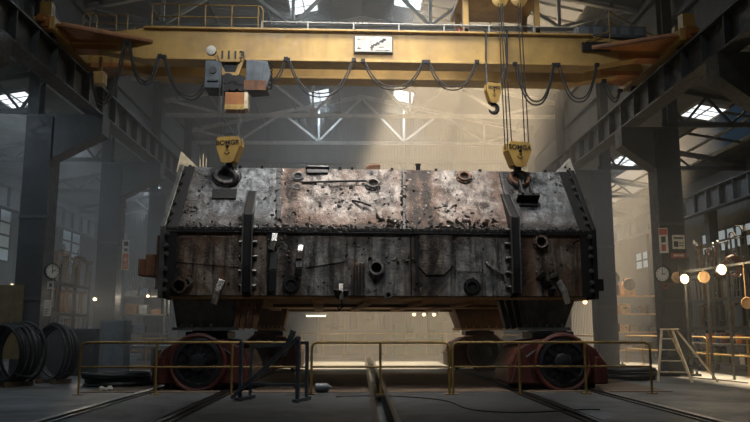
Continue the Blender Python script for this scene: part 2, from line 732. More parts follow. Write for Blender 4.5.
def side_window(x, y0, y1, z0, z1, nb, nh, gl='winglass'):
    global wn
    s = -1 if x > 0 else 1
    fr = MB()
    cy, cz = (y0 + y1) / 2, (z0 + z1) / 2
    for k in range(nb + 1):
        fr.box((0, y0 - cy + (y1 - y0) * k / nb, 0), (.12, .07, z1 - z0))
    for k in range(nh + 1):
        fr.box((0, 0, z0 - cz + (z1 - z0) * k / nh), (.12, y1 - y0, .08))
    o = struct(fr.build('window_%d' % wn, M['dark'], loc=(x + s * .06, cy, cz)))
    p = MB()
    p.box((-s * .03, 0, 0), (.03, y1 - y0, z1 - z0))
    p.build('pane', M[gl], o)
    wn += 1


side_window(OR, 31.5, 36.5, 5.0, 6.0, 6, 2, 'winbright')
side_window(OR, 39, 45.5, 5.0, 6.0, 6, 2, 'winbright')
side_window(OL, 30, 36, 4.6, 7.6, 5, 5)
side_window(OL, 38, 45, 4.6, 7.6, 5, 5)

# crane-way of the aisle: stiffened beams along the outer walls
for x in (OL + 1.6, OR - 1.6):
    g = MB()
    g.ibeam((x, Y0 + 4, 7.0), (x, Y1, 7.0), .95, .4, .05)
    y = Y0 + 4.5
    while y < Y1:
        g.box((x, y, 7.0), (.36, .06, .86))
        y += 1.2
    struct(g.build('trim_%d' % n, M['girder']))
    n += 1
    g = MB()
    for y in (CYL if x < 0 else CYR):
        g.box((x + (.5 if x > 0 else -.5), y + 1.2, 3.4), (.4, .4, 6.8))
    struct(g.build('trim_%d' % n, M['column']))
    n += 1

# ---------------------------------------------------------------- columns
CLAB = {
    ('L', 16.8): 'steel column bearing the runway girder at the very front of the coil side',
    ('R', 18.0): 'steel column at the picture edge whose bracket carries the runway girder above the lit lamps',
    ('R', 39.0): 'faint steel column in warm haze behind the warm-lit shelving unit',
    ('L', 23.8): 'thick dark grey steel column beside the standing cable coils, bearing the white clock',
    ('L', 30.8): 'grey steel column with the tall orange caution strip, behind the tool rack',
    ('L', 37.8): 'hazy steel column next behind the one bearing the caution strip',
    ('R', 25.0): 'thick dark steel column bearing the dark-rimmed clock and red notice',
    ('R', 32.0): 'steel column lost in warm haze just beyond the end of the casing',
}


def column(side, y):
    x = XL if side == 'L' else XR
    s = 1 if side == 'L' else -1
    lab = CLAB.get((side, y), 'plain steel column beyond the others along the %s runway, deep in haze' % ('coil side' if side == 'L' else 'clock and notice side'))
    c = thing('steel_column', lab, 'column', (x, y, 0), 0, 'steel columns along the crane runways')
    m = MB()
    m.box((0, -.36, 4.05), (.82, .06, 8.1))
    m.box((0, .36, 4.05), (.82, .06, 8.1))
    m.box((0, 0, 4.05), (.08, .68, 8.1))
    m.box((s * .38, 0, 4.05), (.05, .68, 8.1))
    m.build('shaft', M['column'], c, .008)
    m = MB()
    m.box((0, 0, .04), (1.2, 1.0, .08))
    for dx in (-.5, .5):
        for dy in (-.4, .4):
            m.cyl((dx, dy, .08), (dx, dy, .16), .04, seg=6)
    m.build('base_plate', M['black'], c)
    # bracket that carries the runway girder
    m = MB()
    q = 1.95 if side == 'L' else 1.5
    m.prism([(.3, 6.75), (.42, 6.75), (q, 7.55), (q, 8.18), (-.42, 8.18), (-.42, 7.9), (.3, 7.9)],
            lambda a, b, dd: Vector((s * a, dd, b)), -.33, .33)
    m.build('bracket', M['girder'], c, .01)
    # upper shaft to the roof
    m = MB()
    xx = (-.30 if side == 'L' else .30)
    zt = roof_z(x + xx) - .25
    m.ibeam((xx, 0, 8.18), (xx, 0, zt), .5, .34, .04, (0, 1, 0))
    m.build('upper_shaft', M['column'], c)
    m = MB()
    for z in (2.4, 4.9):
        m.box((0, -.40, z), (.84, .03, .10))
    m.build('splice_plate', M['girder'], c)
    return c


for y in CYL[1:]:
    column('L', y)
for y in CYR[1:]:
    column('R', y)


# ---------------------------------------------------------------- runway girders
def runway(side):
    x = -8.45 if side == 'L' else 9.0
    lab = ('long stiffened steel runway girder above the cable coils, carrying one end of the crane' if side == 'L'
           else 'long stiffened steel runway girder above the notice column, carrying the motor end of the crane')
    g = thing('runway_girder', lab, 'girder', (x, 28, 8.18), 0, 'crane runway girders')
    m = MB()
    L = 22
    m.box((0, 0, .46), (.06, 2 * L, .84))
    m.box((0, 0, .03), (.5, 2 * L, .06))
    m.box((0, 0, .89), (.5, 2 * L, .06))
    m.build('beam', M['girder'], g)
    y = -L + .3
    while y < L:
        m = MB()
        m.box((0, y, .46), (.44, .04, .8))
        m.build('stiffener', M['girder'], g)
        y += 1.24
    m = MB()
    m.box((0, 0, .955), (.08, 2 * L, .07))
    m.build('crane_rail', M['railsteel'], g)
    return g


runway('L')
runway('R')

# ================================================================ CRANE (local frame: x along the bridge)
CA = R(1.6)
CO = Vector((0, 20.7, 0))
CRI = Matrix.Rotation(-CA, 3, 'Z')


def cp(px, py, y=0.0):
    """pixel -> point of the crane's own frame on the plane local y"""
    o = CRI @ (EYE - CO)
    dd = CRI @ ray(px, py)
    return o + dd * ((y - o.y) / dd.y)


def cw(p):
    return CO + Matrix.Rotation(CA, 3, 'Z') @ Vector(p)


crane = thing('overhead_crane', 'yellow twin girder overhead travelling crane spanning the hall above the casing', 'crane', CO, CA)
zb, zt = cp(360, 62).z, cp(360, 31).z
xa, xb = -8.42, 8.98


def bridge(y0, nm, cut):
    m = MB()
    poly = [(xa + .2, zb + .42), (xa + 2.4, zb), (xb - 2.4, zb), (xb - .2, zb + .42), (xb - .2, zt - .28), (xb - cut, zt), (xa + cut, zt), (xa + .2, zt - .28)]
    m.prism(poly, lambda a, b, dd: Vector((a, dd, b)), y0 + .06, y0 + .54)
    # flange plates
    m.box(((xa + xb) / 2, y0 + .3, zb + .02), (xb - xa - 4.8, .68, .07))
    m.box(((xa + xb) / 2, y0 + .3, zt), (xb - xa - 2 * cut, .70, .06))
    o = m.build(nm, M['crane'], crane, .012)
    k = MB()
    x = xa + cut + .4
    while x < xb - cut:
        k.box((x, y0 + .3, (zb + zt) / 2), (.03, .5, zt - zb - .1))
        x += 1.9
    return o


gf = bridge(0.0, 'front_girder', 2.3)
gr = bridge(1.5, 'rear_girder', 2.3)
m = MB()
m.box(((xa + xb) / 2, .3, zt + .06), (xb - xa - 4, .07, .07))
m.build('trolley_rail', M['railsteel'], gf)
m = MB()
m.box(((xa + xb) / 2, 1.8, zt + .06), (xb - xa - 4, .07, .07))
m.build('trolley_rail', M['railsteel'], gr)
# end trucks and corner gussets
for s, x in ((1, xa), (-1, xb)):
    m = MB()
    m.box((x, 1.1, 9.47), (.56, 4.6, .36))
    et = m.build('end_truck', M['crane'], crane, .02)
    m = MB()
    for yy in (-.75, 2.95):
        m.cyl((x - .12, yy, 9.385), (x + .12, yy, 9.385), .205, seg=20)
    m.build('wheel', M['railsteel'], et)
    m = MB()
    for yy, q in ((-1.24, -.2), (3.44, .2)):
        m.box((x, yy, 9.5), (.3, .1, .34))
        m.cyl((x, yy, 9.5), (x, yy + q, 9.5), .09, seg=12)
    m.build('buffer', M['crane_dark'], et)
    for y0, q in ((0.05, -1), (2.05, 1)):
        m = MB()
        z = 9.42
        m.prism([(0, 0), (2.3, 0), (.15, 1.15), (0, 1.15)], lambda a, b, dd: Vector((x + s * (.25 + a), y0 + q * b, dd)), z, z + .06)
        m.prism([(2.3, 0), (.15, 1.15)] + [(.15, 1.09), (2.2, 0)], lambda a, b, dd: Vector((x + s * (.25 + a), y0 + q * b, dd)), z, z + .12)
        m.build('gusset_plate', M['crane_dark'], crane)
    for yy in (0.3, 1.8):
        m = MB()
        m.box((x + s * .95, yy, zb + .34), (1.2, .5, .14))
        m.build('seat_plate', M['crane_dark'], crane)

# walkway handrails on the crane


def rail_run(mb, a, b, zs, posts, z0, r=.022):
    for z in zs:
        mb.cyl((a.x, a.y, z), (b.x, b.y, z), r, seg=8)
    for k in range(posts):
        q = a.lerp(b, k / (posts - 1))
        mb.cyl((q.x, q.y, z0), (q.x, q.y, max(zs)), r, seg=8)


m = MB()
p0, p1 = cp(152, 20, .02), cp(258, 20, .02)
ztop, zmid = cp(200, 5, .02).z, cp(200, 17, .02).z
rail_run(m, p0, p1, (ztop, zmid), 5, zt)
q = p1
m.tube([(q.x, q.y, ztop), (q.x + .09, q.y, ztop - .04), (q.x + .14, q.y, ztop - .14), (q.x + .14, q.y, zt)], .022)
m.build('tall_handrail', M['rail'], crane, smooth=True)
m = MB()
p0, p1 = cp(262, 22, .02), cp(578, 26, .02)
zl = cp(360, 23.5, .02).z
rail_run(m, p0, p1, (zl,), 8, zt)
m.build('low_handrail', M['truss'], crane, smooth=True)
m = MB()
for px, y in ((117, 10), (128, 14)):
    q = cp(px, y, .6)
    m.cyl((q.x, .6, zt - .3), (q.x, .6, ztop - .1), .022, seg=8)
a, b = cp(85, 20, .3), cp(128, 20, .6)
for z in (ztop - .1, zmid):
    m.cyl((a.x, .6, z), (b.x, .6, z), .018, seg=8)
for px in (83, 90):
    q = cp(px, 15, .3)
    m.tube([(q.x, .3, zb + .8), (q.x, .3, ztop - .3), (q.x + .1, .3, ztop - .16), (q.x + .2, .3, ztop - .3), (q.x + .2, .3, zb + .8)], .022)
m.build('landing_handrail', M['rail'], crane, smooth=True)
m = MB()
for px, y in ((609, .0), (645, 1.0), (657, 1.9)):
    q = cp(px, 20, y)
    m.cyl((q.x, y, zb + .5), (q.x, y, zt + .75), .025, seg=8)
a, b = cp(609, 20, 0), cp(657, 20, 1.9)
for dz in (.72, .4):
    m.tube([(a.x, 0, zt + dz), (b.x, 1.9, zt + dz)], .02)
m.tube([(cp(583, 30, -.05).x, -.05, zt - .25), (a.x, -.05, zt + .12)], .03)
m.build('landing_handrail', M['rail'], crane, smooth=True)
# small posts near the coil-side end truck
m = MB()
for yy in (-1.1, -.7, -.3):
    m.cyl((xa - .1, yy, 9.6), (xa - .1, yy, 10.3), .022, seg=8)
m.tube([(xa - .1, -1.1, 10.28), (xa - .1, -.3, 10.28)], .02)
m.box((xa, -1.0, 9.85), (.3, .28, .45))
m.build('limit_switch_post', M['rail'], crane)
m = MB()
m.box((xb, -1.0, 9.85), (.34, .3, .5))
m.box((xb - .1, -.6, 9.75), (.2, .2, .3))
m.build('limit_switch_post', M['crane'], crane, .01)
# control cubicle on the girder
m = MB()
a, b = cp(577, 29, .1), cp(646, 39, .1)
m.box(((a.x + b.x) / 2, .4, zt + .16), (b.x - a.x, .6, .34))
cub = m.build('control_cubicle', M['bluegrey'], crane, .015)
m = MB()
for k in range(5):
    xx = a.x + (b.x - a.x) * (k + .5) / 5
    m.box((xx, .09, zt + .17), (.26, .03, .22))
m.build('door_panel', M['grey'], cub)
m = MB()
for k in range(7):
    xx = a.x + .1 + k * .12
    m.cyl((xx, .1, zt - .1), (xx, .1, zt - .5 - .1 * (k % 3)), .035, seg=6)
m.box((a.x + .5, .02, zt - .35), (.8, .14, .25))
m.build('cable_gland', M['black'], cub)
# sign on the girder
a, b = cp(354, 35, -.03), cp(393, 53, -.03)
cx, cz, sw, sh = (a.x + b.x) / 2, (a.z + b.z) / 2, b.x - a.x, a.z - b.z
m = MB()
m.box((cx, .02, cz), (sw, .06, sh))
sg = m.build('sign_board', M['ink'], crane)
m = MB()
m.box((cx, -.015, cz), (sw - .06, .03, sh - .06))
m.build('sign_face', M['white'], sg)
m = MB()
rs = random.Random(3)
for k in range(16):
    t = k / 15
    m.box((cx - sw * .06 + sw * .36 * t, -.032, cz - sh * .18 + sh * .42 * t + rs.uniform(-.03, .03)), (rs.uniform(.03, .09), .008, rs.uniform(.02, .07)), Euler((0, rs.uniform(-1, 1), 0)))
for k in range(7):
    m.box((cx - sw * .42 + rs.uniform(0, .1), -.032, cz + rs.uniform(-.3, .3) * sh), (rs.uniform(.02, .06), .008, .02))
m.box((cx - sw * .04, -.032, cz - sh * .22), (.045, .008, .16))
m.box((cx + sw * .20, -.032, cz - sh * .17), (.14, .008, .022))
m.box((cx + sw * .36, -.032, cz - sh * .36), (.16, .008, .018))
m.box((cx + sw * .15, -.032, cz - sh * .36), (.22, .008, .010))
m.build('faded_print', M['ink'], sg)
m = MB()
q = cp(460, 30, .0)
m.cyl((q.x, .1, zt), (q.x, .1, zt + .2), .05, seg=10)
m.build('red_beacon', M['signred'], crane)

# ---------------------------------------------------------------- underslung hoist, number 1113
hp0 = cp(233, 60, -.45)
hoist = thing('crane_hoist', 'blue and yellow underslung hoist trolley numbered 1113 hanging from the crane', 'hoist', cw((hp0.x, -.45, zb)), CA)


def hl(px, py, y=-.45):
    v = cp(px, py, y)
    return Vector((v.x - hp0.x, v.y + .45, v.z - zb))


def pbox(mb, x0, y0, x1, y1, ya, yb):
    """box filling the pixel rectangle at local depth ya..yb (hoist frame)"""
    a, b = hl(x0, y0, ya - .45), hl(x1, y1, ya - .45)
    mb.box(((a.x + b.x) / 2, (ya + yb) / 2, (a.z + b.z) / 2), (abs(b.x - a.x), yb - ya, abs(a.z - b.z)))
    return a, b


m = MB()
a, b, c, e = hl(216, 50), hl(243, 50), hl(240, 62), hl(220, 62)
m.prism([(a.x, a.z), (b.x, b.z), (c.x, c.z), (e.x, e.z)], lambda p, q_, dd: Vector((p, dd, q_)), -.02, .4)
for px, qx in ((216, 224), (243, 236)):
    a, b = hl(px, 55), hl(qx, 75)
    m.bar((a.x, .1, a.z), (b.x, .1, b.z), .12, .10, (0, 1, 0))
a, b = hl(222, 72), hl(238, 75)
m.box(((a.x + b.x) / 2, .1, (a.z + b.z) / 2), (b.x - a.x, .16, .1))
m.build('frame', M['crane'], hoist, .01)
m = MB()
pbox(m, 224, 62, 237, 73, .08, .36)
m.build('frame_opening', M['black'], hoist)
q = hl(230.5, 55.5)
text('lettering', '1113', .31, M['letter'], hoist, (q.x + .05, -.035, q.z), sx=1.15)
m = MB()
pbox(m, 205, 60, 221, 88, 0, .75)
bx = m.build('motor_box', M['bluegrey'], hoist, .02)
m = MB()
q = hl(213, 70)
m.cyl((q.x, -.03, q.z), (q.x, .02, q.z), .1, seg=14)
m.box((q.x, -.02, q.z - .3), (.3, .05, .04))
m.build('cover_plate', M['darkbox'], bx)
m = MB()
a, b = hl(246, 60), hl(267, 89)
m.prism([(a.x, a.z), (b.x, a.z - .03), (b.x + .1, a.z - .4), (b.x, b.z + .05), (a.x + .1, b.z), (a.x, b.z + .1)],
        lambda p, q_, dd: Vector((p, dd, q_)), -.05, .8)
bx = m.build('drum_housing', M['bluegrey'], hoist, .02)
m = MB()
for k in range(6):
    m.torus((b.x + .05, .1, a.z - .12 - k * .12), (0, 1, .3), .07, .02, 10, 6)
m.build('chain', M['black'], bx)
m = MB()
pbox(m, 244, 80, 266, 90, -.07, -.04)
m.build('panel', M['rust'], bx)
m = MB()
q = hl(211.5, 51)
m.lathe((q.x, -.1, q.z), (0, 1, 0), [(0, .05), (.02, .13), (.12, .14), (.2, .1)], 18)
m.build('work_lamp', M['white'], hoist, smooth=True)
m = MB()
pbox(m, 224, 75, 242, 92, .1, .4)
for px, py, r_ in ((228, 79, .16), (239, 81, .17), (233, 86, .14), (226, 88, .1), (241, 88, .1)):
    q = hl(px, py)
    m.cyl((q.x, -.04, q.z), (q.x, .12, q.z), r_, seg=16)
m.build('gearing', M['black'], hoist)
m = MB()
a, b = pbox(m, 225, 92, 244, 109, -.05, .4)
lb = m.build('lower_box', M['crane_dark'], hoist, .012)
m = MB()
m.box(((a.x + b.x) / 2, -.06, b.z + .05), (b.x - a.x, .04, .14))
for k in range(3):
    m.cyl((a.x + .12 + k * .17, -.1, b.z + .05), (a.x + .12 + k * .17, -.05, b.z + .05), .02, seg=8)
m.build('lower_lip', M['crane'], lb)
m = MB()
m.box((b.x + .05, .15, (a.z + b.z) / 2), (.1, .44, a.z - b.z - .02))
m.build('end_plate', M['cream'], lb)


# ---------------------------------------------------------------- hook blocks
def hook_block(name, label, px0, px1, py0, py1, yl, word, turn, hook_py, hook_r, group):
    c = cp((px0 + px1) / 2, py1, yl)
    top = cp((px0 + px1) / 2, py0, yl).z
    W = (cp(px1, py0, yl) - cp(px0, py0, yl)).length * .86
    H = top - c.z
    b = thing(name, label, 'hook block', cw((c.x, yl, c.z)), CA + turn, group)
    prof = [(-.42 * W, H), (.42 * W, H), (.5 * W, H * .86), (.5 * W, H * .62), (.26 * W, .06 * H), (.18 * W, 0), (-.18 * W, 0), (-.26 * W, .06 * H), (-.5 * W, .62 * H), (-.5 * W, .86 * H)]
    m = MB()
    for y0 in (-.2 * W, .16 * W):
        m.prism(prof, lambda p, q_, dd: Vector((p, dd, q_)), y0 * 1.3, y0 * 1.3 + .05 * W)
    # side straps join the cheeks
    for s in (-1, 1):
        m.prism([(s * .5 * W, H * .66), (s * .27 * W, H * .08), (s * .21 * W, H * .08), (s * .44 * W, H * .66)],
                lambda p, q_, dd: Vector((p, dd, q_)), -.25 * W, .25 * W)
    m.build('cheek_plate', M['crane'], b, .006)
    m = MB()
    for k in (-1, 0, 1):
        m.torus((0, k * .11 * W, H * .62), (0, 1, 0), .30 * W, .045 * W, 24, 6)
    m.cyl((0, -.30 * W, H * .62), (0, .30 * W, H * .62), .06 * W, seg=14)
    m.cyl((0, -.2 * W, H * .62), (0, .2 * W, H * .62), .27 * W, seg=20)
    m.build('sheave', M['black'], b, smooth=True)
    text('lettering', word, W * .27, M['letter'], b, (0, -.2 * W * 1.3 - .006, H * .76), sx=1.05)
    m = MB()
    m.tube([(.10 * W, -.27 * W, H * .40), (.02 * W, -.27 * W, H * .33), (-.07 * W, -.27 * W, H * .35), (-.12 * W, -.27 * W, H * .42)], .016 * W, 6)
    m.box((0, -.275 * W, H * .48), (.14 * W, .01, .02 * W))
    m.build('emblem', M['letter'], b)
    # hook
    zc = cp((px0 + px1) / 2, hook_py, yl).z - c.z
    m = MB()
    rr = hook_r
    pts, rad = [(0, 0, .06 * H), (0, 0, zc + rr * 1.45), (0.0, 0, zc + rr * 1.2)], [rr * .3, rr * .3, rr * .3]
    for k in range(15):
        a = R(80 - k * 17.5)
        pts.append((math.cos(a) * rr * .86, 0, zc + math.sin(a) * rr * .86))
        rad.append(rr * (.30 + .12 * math.sin(k / 14 * math.pi)) * (1 if k < 10 else 1 - (k - 9) * .13))
    m.tube(pts, rad, 10)
    hk = m.build('hook', M['black'], b, smooth=True)
    m = MB()
    m.cyl((0, 0, -.10 * H), (0, 0, .08 * H), .16 * W, seg=16)
    m.build('swivel_nut', M['black'], b, .005)
    return b, W, H, c


HB1, W1_, H1_, c1_ = hook_block('hanging_hook_block', 'yellow hook block lettered BOMGR whose hook grips the ring near the casing corner', 215, 244, 138, 164, -.95, 'BOMGR', R(-14), 179, .22, 'lifting hook blocks')
HB2, W2_, H2_, c2_ = hook_block('hanging_hook_block', 'yellow hook block lettered SOMGA on tall ropes, hooked to the rusty lug', 503, 532, 143, 168, -.78, 'SOMGA', R(14), 180, .20, 'lifting hook blocks')
HB3, W3_, H3_, c3_ = hook_block('hanging_hook_block', 'small yellow auxiliary hook block with empty grey hook hanging just under the girders', 484, 502, 84, 104, -.5, 'SOMG', R(10), 108.5, .15, 'lifting hook blocks')

# overhead rope carriage riding above the front girder, its sheaves overhang the face
sc = cp(509, 2, -.75)
car = thing('rope_carriage', 'orange rope carriage with hanging sheaves riding on top of the crane girders', 'carriage', cw((sc.x, .3, zt + .1)), CA)
m = MB()
m.box((0, .85, 1.28), (2.4, 2.3, .16))
for dx in (-1.05, 1.05):
    for yy in (0, 1.5):
        m.box((dx, yy, .62), (.16, .16, 1.2))
for dx in (-.28, .28):
    m.box((dx, -.55, 1.22), (.14, 1.1, .14))
m.build('frame', M['crane'], car, .01)
m = MB()
m.cyl((-.9, .85, 1.72), (.9, .85, 1.72), .36, seg=24)
m.build('drum', M['steel'], car, smooth=True)
m = MB()
for dx in (-1.05, 1.05):
    for yy in (0, 1.5):
        m.cyl((dx - .06, yy, .12), (dx + .06, yy, .12), .12, seg=16)
m.build('wheel', M['railsteel'], car)
for px in (500, 519):
    q = cp(px, 1.5, -.75)
    dx = q.x - sc.x
    dz = q.z - zt - .1
    m = MB()
    m.lathe((dx, -1.12, dz + .05), (0, 1, 0), [(0, .10), (.04, .22), (.07, .16), (.10, .22), (.14, .10)], 20)
    m.box((dx, -1.05, dz + .45), (.1, .3, .75))
    m.build('sheave_block', M['crane'], car, smooth=True)


def rope(name, label, pts, r, group, mat='rope'):
    p0 = Vector(pts[0])
    m = MB()
    m.tube([Vector(p) - p0 for p in pts], r, 6)
    o = m.build(name, M[mat], loc=p0)
    return tag(o, label, 'rope', group)


for k, (px, top) in enumerate(((219.5, 88), (223, 88), (238, 110), (242, 110))):
    q = cp(px, 141, -.9)
    t = cp(px + (0 if k < 2 else -1), top, -.5)
    rope('wire_rope', 'thin steel hoist rope running from the numbered hoist to the BOMGR block', [cw((t.x, -.5, t.z + (.25 if k < 2 else .04))), cw((q.x, -.93, q.z - .1))], .013, 'ropes of the numbered hoist')
for px, tx in ((505, 498), (508, 500.5), (512, 502), (525, 517.5), (529, 520)):
    q, t = cp(px, 146, -.78), cp(tx, 4, -.75)
    rope('wire_rope', 'long steel hoist rope falling past the girder face to the SOMGA block', [cw((t.x, -.8, t.z)), cw((q.x, -.78, q.z - .1))], .016, 'ropes of the overhead carriage')
for a_, b_, r_ in ((486, 487, .028), (507, 498.5, .034)):
    top = cp(a_, 33, -.1)
    mid = cp(a_, 62, -.1)
    q = cp(b_, 87, -.5)
    rope('lifting_sling', 'dark sling over the front girder to the empty hook block, ' + ('hanging straight' if a_ < 500 else 'kinked below the girder'),
         [cw((top.x, .18, zt + .075)), cw((top.x, -.03, zt + .075)), cw((top.x, -.1, zt + .03)), cw((top.x, -.1, top.z)), cw((mid.x, -.1, mid.z)), cw((q.x, -.5, q.z - .1))], r_, 'slings of the small hook block', 'cable')

# ---------------------------------------------------------------- festoon cables
FEST = [
    ((91, 76, -.9), (126, 43, -.25), 102, 'black festoon cable looping between the coil-end truck and the girder end'),
    ((129, 44, -.25), (160, 57, -.10), 84, 'short black festoon loop under the tapered coil end of the front girder'),
    ((164, 58, -.10), (209, 78, -.10), 98, 'black festoon loop ending at the blue motor box of the hoist'),
    ((268, 79, -.10), (286, 60, -.10), 80, 'slack festoon tail rising from the hoist drum housing to the girder'),
    ((288, 61, -.10), (354, 61, -.10), 97, 'widest festoon loop, hanging between the hoist and the white sign'),
    ((363, 62, -.10), (424, 63, -.10), 90, 'festoon loop hanging beneath and just beyond the white sign'),
    ((428, 63, -.10), (477, 63, -.10), 90, 'festoon loop hanging beside the small empty hook block'),
    ((515, 65, -.10), (554, 66, -.10), 105, 'heavy dark festoon loop just past the long hoist ropes'),
    ((558, 66, -.10), (597, 66, -.10), 102, 'festoon loop below the grey control cubicle'),
    ((604, 82, -.10), (620, 92, -.6), 101, 'short festoon loop under the orange corner gusset at the motor end'),
]
for (a_, b_, ybot, lab) in FEST:
    A, B = cp(*a_), cp(*b_)
    o = thing('hanging_festoon_cable', lab, 'cable', cw(A), CA, 'festoon cables of the crane')
    zbm = cp((a_[0] + b_[0]) / 2, ybot, (a_[2] + b_[2]) / 2).z
    for j, (off, dz) in enumerate(((0, 0), (.05, .09))):
        m = MB()
        pts = []
        for k in range(17):
            t = k / 16
            P = A.lerp(B, t) - A
            sag = (A.z + B.z) / 2 - zbm - dz
            sh = 1 - abs(2 * t - 1) ** 2.6
            pts.append(P + Vector((off * (1 if t < .5 else -1) * (abs(2 * t - 1)), -off, -sag * sh)))
        m.tube(pts, .026 if 'heavy' in lab or 'black' in lab else .02, 6)
        m.build('cable_strand', M['cable'], o, smooth=True)
    m = MB()
    m.box((0, 0, .03), (.12, .1, .1))
    m.box((B.x - A.x, B.y - A.y, B.z - A.z + .03), (.12, .1, .1))
    m.build('cable_clamp', M['black'], o)

q = cp(100, 79, .6)
m = MB()
m.box((0, 0, 0), (.32, .32, .36))
m.box((0, 0, .4), (.1, .1, .5))
m.build('stop_block', M['crane'], crane, .02, loc=q)

# ================================================================ THE CASING (local frame: x along it, y into depth)
HA = R(3.0)
HO = Vector((0.45, 19.0, 0))
HRI = Matrix.Rotation(-HA, 3, 'Z')
ZB, ZS, ZT, LEAN, DEP = 2.27, 3.95, 5.74, 1.2, 10.8
SL = LEAN / (ZT - ZS)
SA = math.atan(SL)


def hpt(px, py, off=0.0):
    """pixel -> casing frame, on the lower face (y=-off) or, above the seam, on the leaning upper face"""
    o = HRI @ (EYE - HO)
    dd = HRI @ ray(px, py)
    p = o + dd * ((-off - o.y) / dd.y)
    if p.z > ZS:
        k = (SL * (o.z - ZS) - off / math.cos(SA) - o.y) / (dd.y - SL * dd.z)
        p = o + dd * k
    return p


def nrm(p):
    return Vector((0, -1, 0)) if p.z <= ZS + .001 else Vector((0, -math.cos(SA), math.sin(SA)))


def rotf(p):
    """rotation that lays a box with its thin side along the local face normal"""
    return Euler((0 if p.z <= ZS + .001 else -SA, 0, 0))


hull = thing('scorched_casing', 'huge scorched plated steel casing with round ports, riding on red bogies under the crane', 'casing', HO, HA)
hx0, hx1 = hpt(163, 285).x, hpt(593, 285).x
tx0, tx1 = hpt(187, 168).x, hpt(570, 172).x


def prof_box(mb, x0, x1, zlo, zhi, ylo, yhi, dlo, dhi, ins=0.0):
    mb.hexa([(x0, ylo, zlo), (x1, ylo, zlo), (x1, dlo, zlo), (x0, dlo, zlo),
             (x0 + ins, yhi, zhi), (x1 - ins, yhi, zhi), (x1 - ins, dhi, zhi), (x0 + ins, dhi, zhi)])


# lower plates: four panels, two shades, with sunk seams between
cuts = [hx0, hpt(275, 260).x, hpt(411, 260).x, hpt(512, 260).x, hx1]
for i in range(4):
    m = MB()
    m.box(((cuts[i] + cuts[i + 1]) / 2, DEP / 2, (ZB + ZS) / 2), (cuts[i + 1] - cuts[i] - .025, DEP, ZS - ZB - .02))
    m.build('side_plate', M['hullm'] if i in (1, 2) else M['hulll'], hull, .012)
cuts2 = [hx0, hpt(279, 200).x, hpt(404, 200).x, hpt(505, 200).x, hx1]
for i in range(4):
    m = MB()
    a = cuts2[i] + .012 + (0 if i else 0)
    b = cuts2[i + 1] - .012
    m.hexa([(a, .01, ZS + .01), (b, .01, ZS + .01), (b, DEP - .01, ZS + .01), (a, DEP - .01, ZS + .01),
            (a + (.18 if i == 0 else 0), LEAN, ZT), (b - (.12 if i == 3 else 0), LEAN, ZT), (b - (.12 if i == 3 else 0), DEP - LEAN, ZT), (a + (.18 if i == 0 else 0), DEP - LEAN, ZT)])
    m.build('top_plate', M['hullb'] if i in (0, 3) else M['hullu'], hull, .012)
# core that closes the seams
m = MB()
m.box(((hx0 + hx1) / 2, DEP / 2, (ZB + ZS) / 2), (hx1 - hx0 - .1, DEP - .06, ZS - ZB))
m.hexa([(hx0 + .1, .05, ZS), (hx1 - .1, .05, ZS), (hx1 - .1, DEP - .05, ZS), (hx0 + .1, DEP - .05, ZS),
        (hx0 + .3, LEAN + .04, ZT - .03), (hx1 - .3, LEAN + .04, ZT - .03), (hx1 - .3, DEP - LEAN, ZT - .03), (hx0 + .3, DEP - LEAN, ZT - .03)])
m.build('inner_shell', M['black'], hull)

# end flanges, standing proud, with bolts
for s, x, xt in ((-1, hx0, hx0 + .18), (1, hx1, hx1 - .10)):
    m = MB()
    e = .13
    th = .10
    w = -s * .0
    prof = [(-e, ZB - .05), (-e, ZS + .02), (LEAN - e * .9, ZT + .03), (LEAN + .5, ZT + .03), (LEAN + .5, ZB - .05)]
    A = [(x + s * th, p[0], p[1]) if p[1] < ZS + .1 else (xt + s * th, p[0], p[1]) for p in prof]
    B = [(q[0] - s * .12, q[1], q[2]) for q in A]
    va = [m.bm.verts.new(q) for q in A]
    vb = [m.bm.verts.new(q) for q in B]
    m.bm.faces.new(va)
    m.bm.faces.new(vb[::-1])
    for k in range(5):
        m.bm.faces.new((va[k], vb[k], vb[(k + 1) % 5], va[(k + 1) % 5]))
    fo = m.build('end_flange', M['steel'] if s < 0 else M['black'], hull, .008)
    m = MB()
    # angle strip on the face next to the flange, with bolt stubs
    xi = x - s * .16
    m.hexa([(xi - .13, -.05, ZB), (xi + .13, -.05, ZB), (xi + .13, .02, ZB), (xi - .13, .02, ZB),
            (xi - .13, -.05, ZS), (xi + .13, -.05, ZS), (xi + .13, .02, ZS), (xi - .13, .02, ZS)])
    xi2 = xt - s * .16
    m.hexa([(xi - .13, -.05, ZS), (xi + .13, -.05, ZS), (xi + .13, .02, ZS), (xi - .13, .02, ZS),
            (xi2 - .13, LEAN - .05, ZT), (xi2 + .13, LEAN - .05, ZT), (xi2 + .13, LEAN + .02, ZT), (xi2 - .13, LEAN + .02, ZT)])
    m.build('corner_strip', M['black'], hull)
    m = MB()
    k = 0
    z = ZB + .15
    while z < ZT - .05:
        y = -.05 if z < ZS else (z - ZS) * SL - .05
        xx = x - s * .06 if z < ZS else x + (xt - x) * (z - ZS) / (ZT - ZS) - s * .06
        m.cyl((xx, y - .13, z), (xx, y + .02, z), .035, seg=8)
        m.cyl((xx, y - .06, z), (xx, y - .03, z), .065, seg=6)
        z += .21 + .08 * ((k * 7) % 3)
        k += 1
    m.build('flange_bolt', M['steel'], fo)
# flap of the far flange on the notice side: raised block near the foot
m = MB()
a = hpt(597, 285)
m.box((hx1 + .18, .05, a.z), (.14, .3, .3))
m.build('end_block', M['black'], hull, .02)
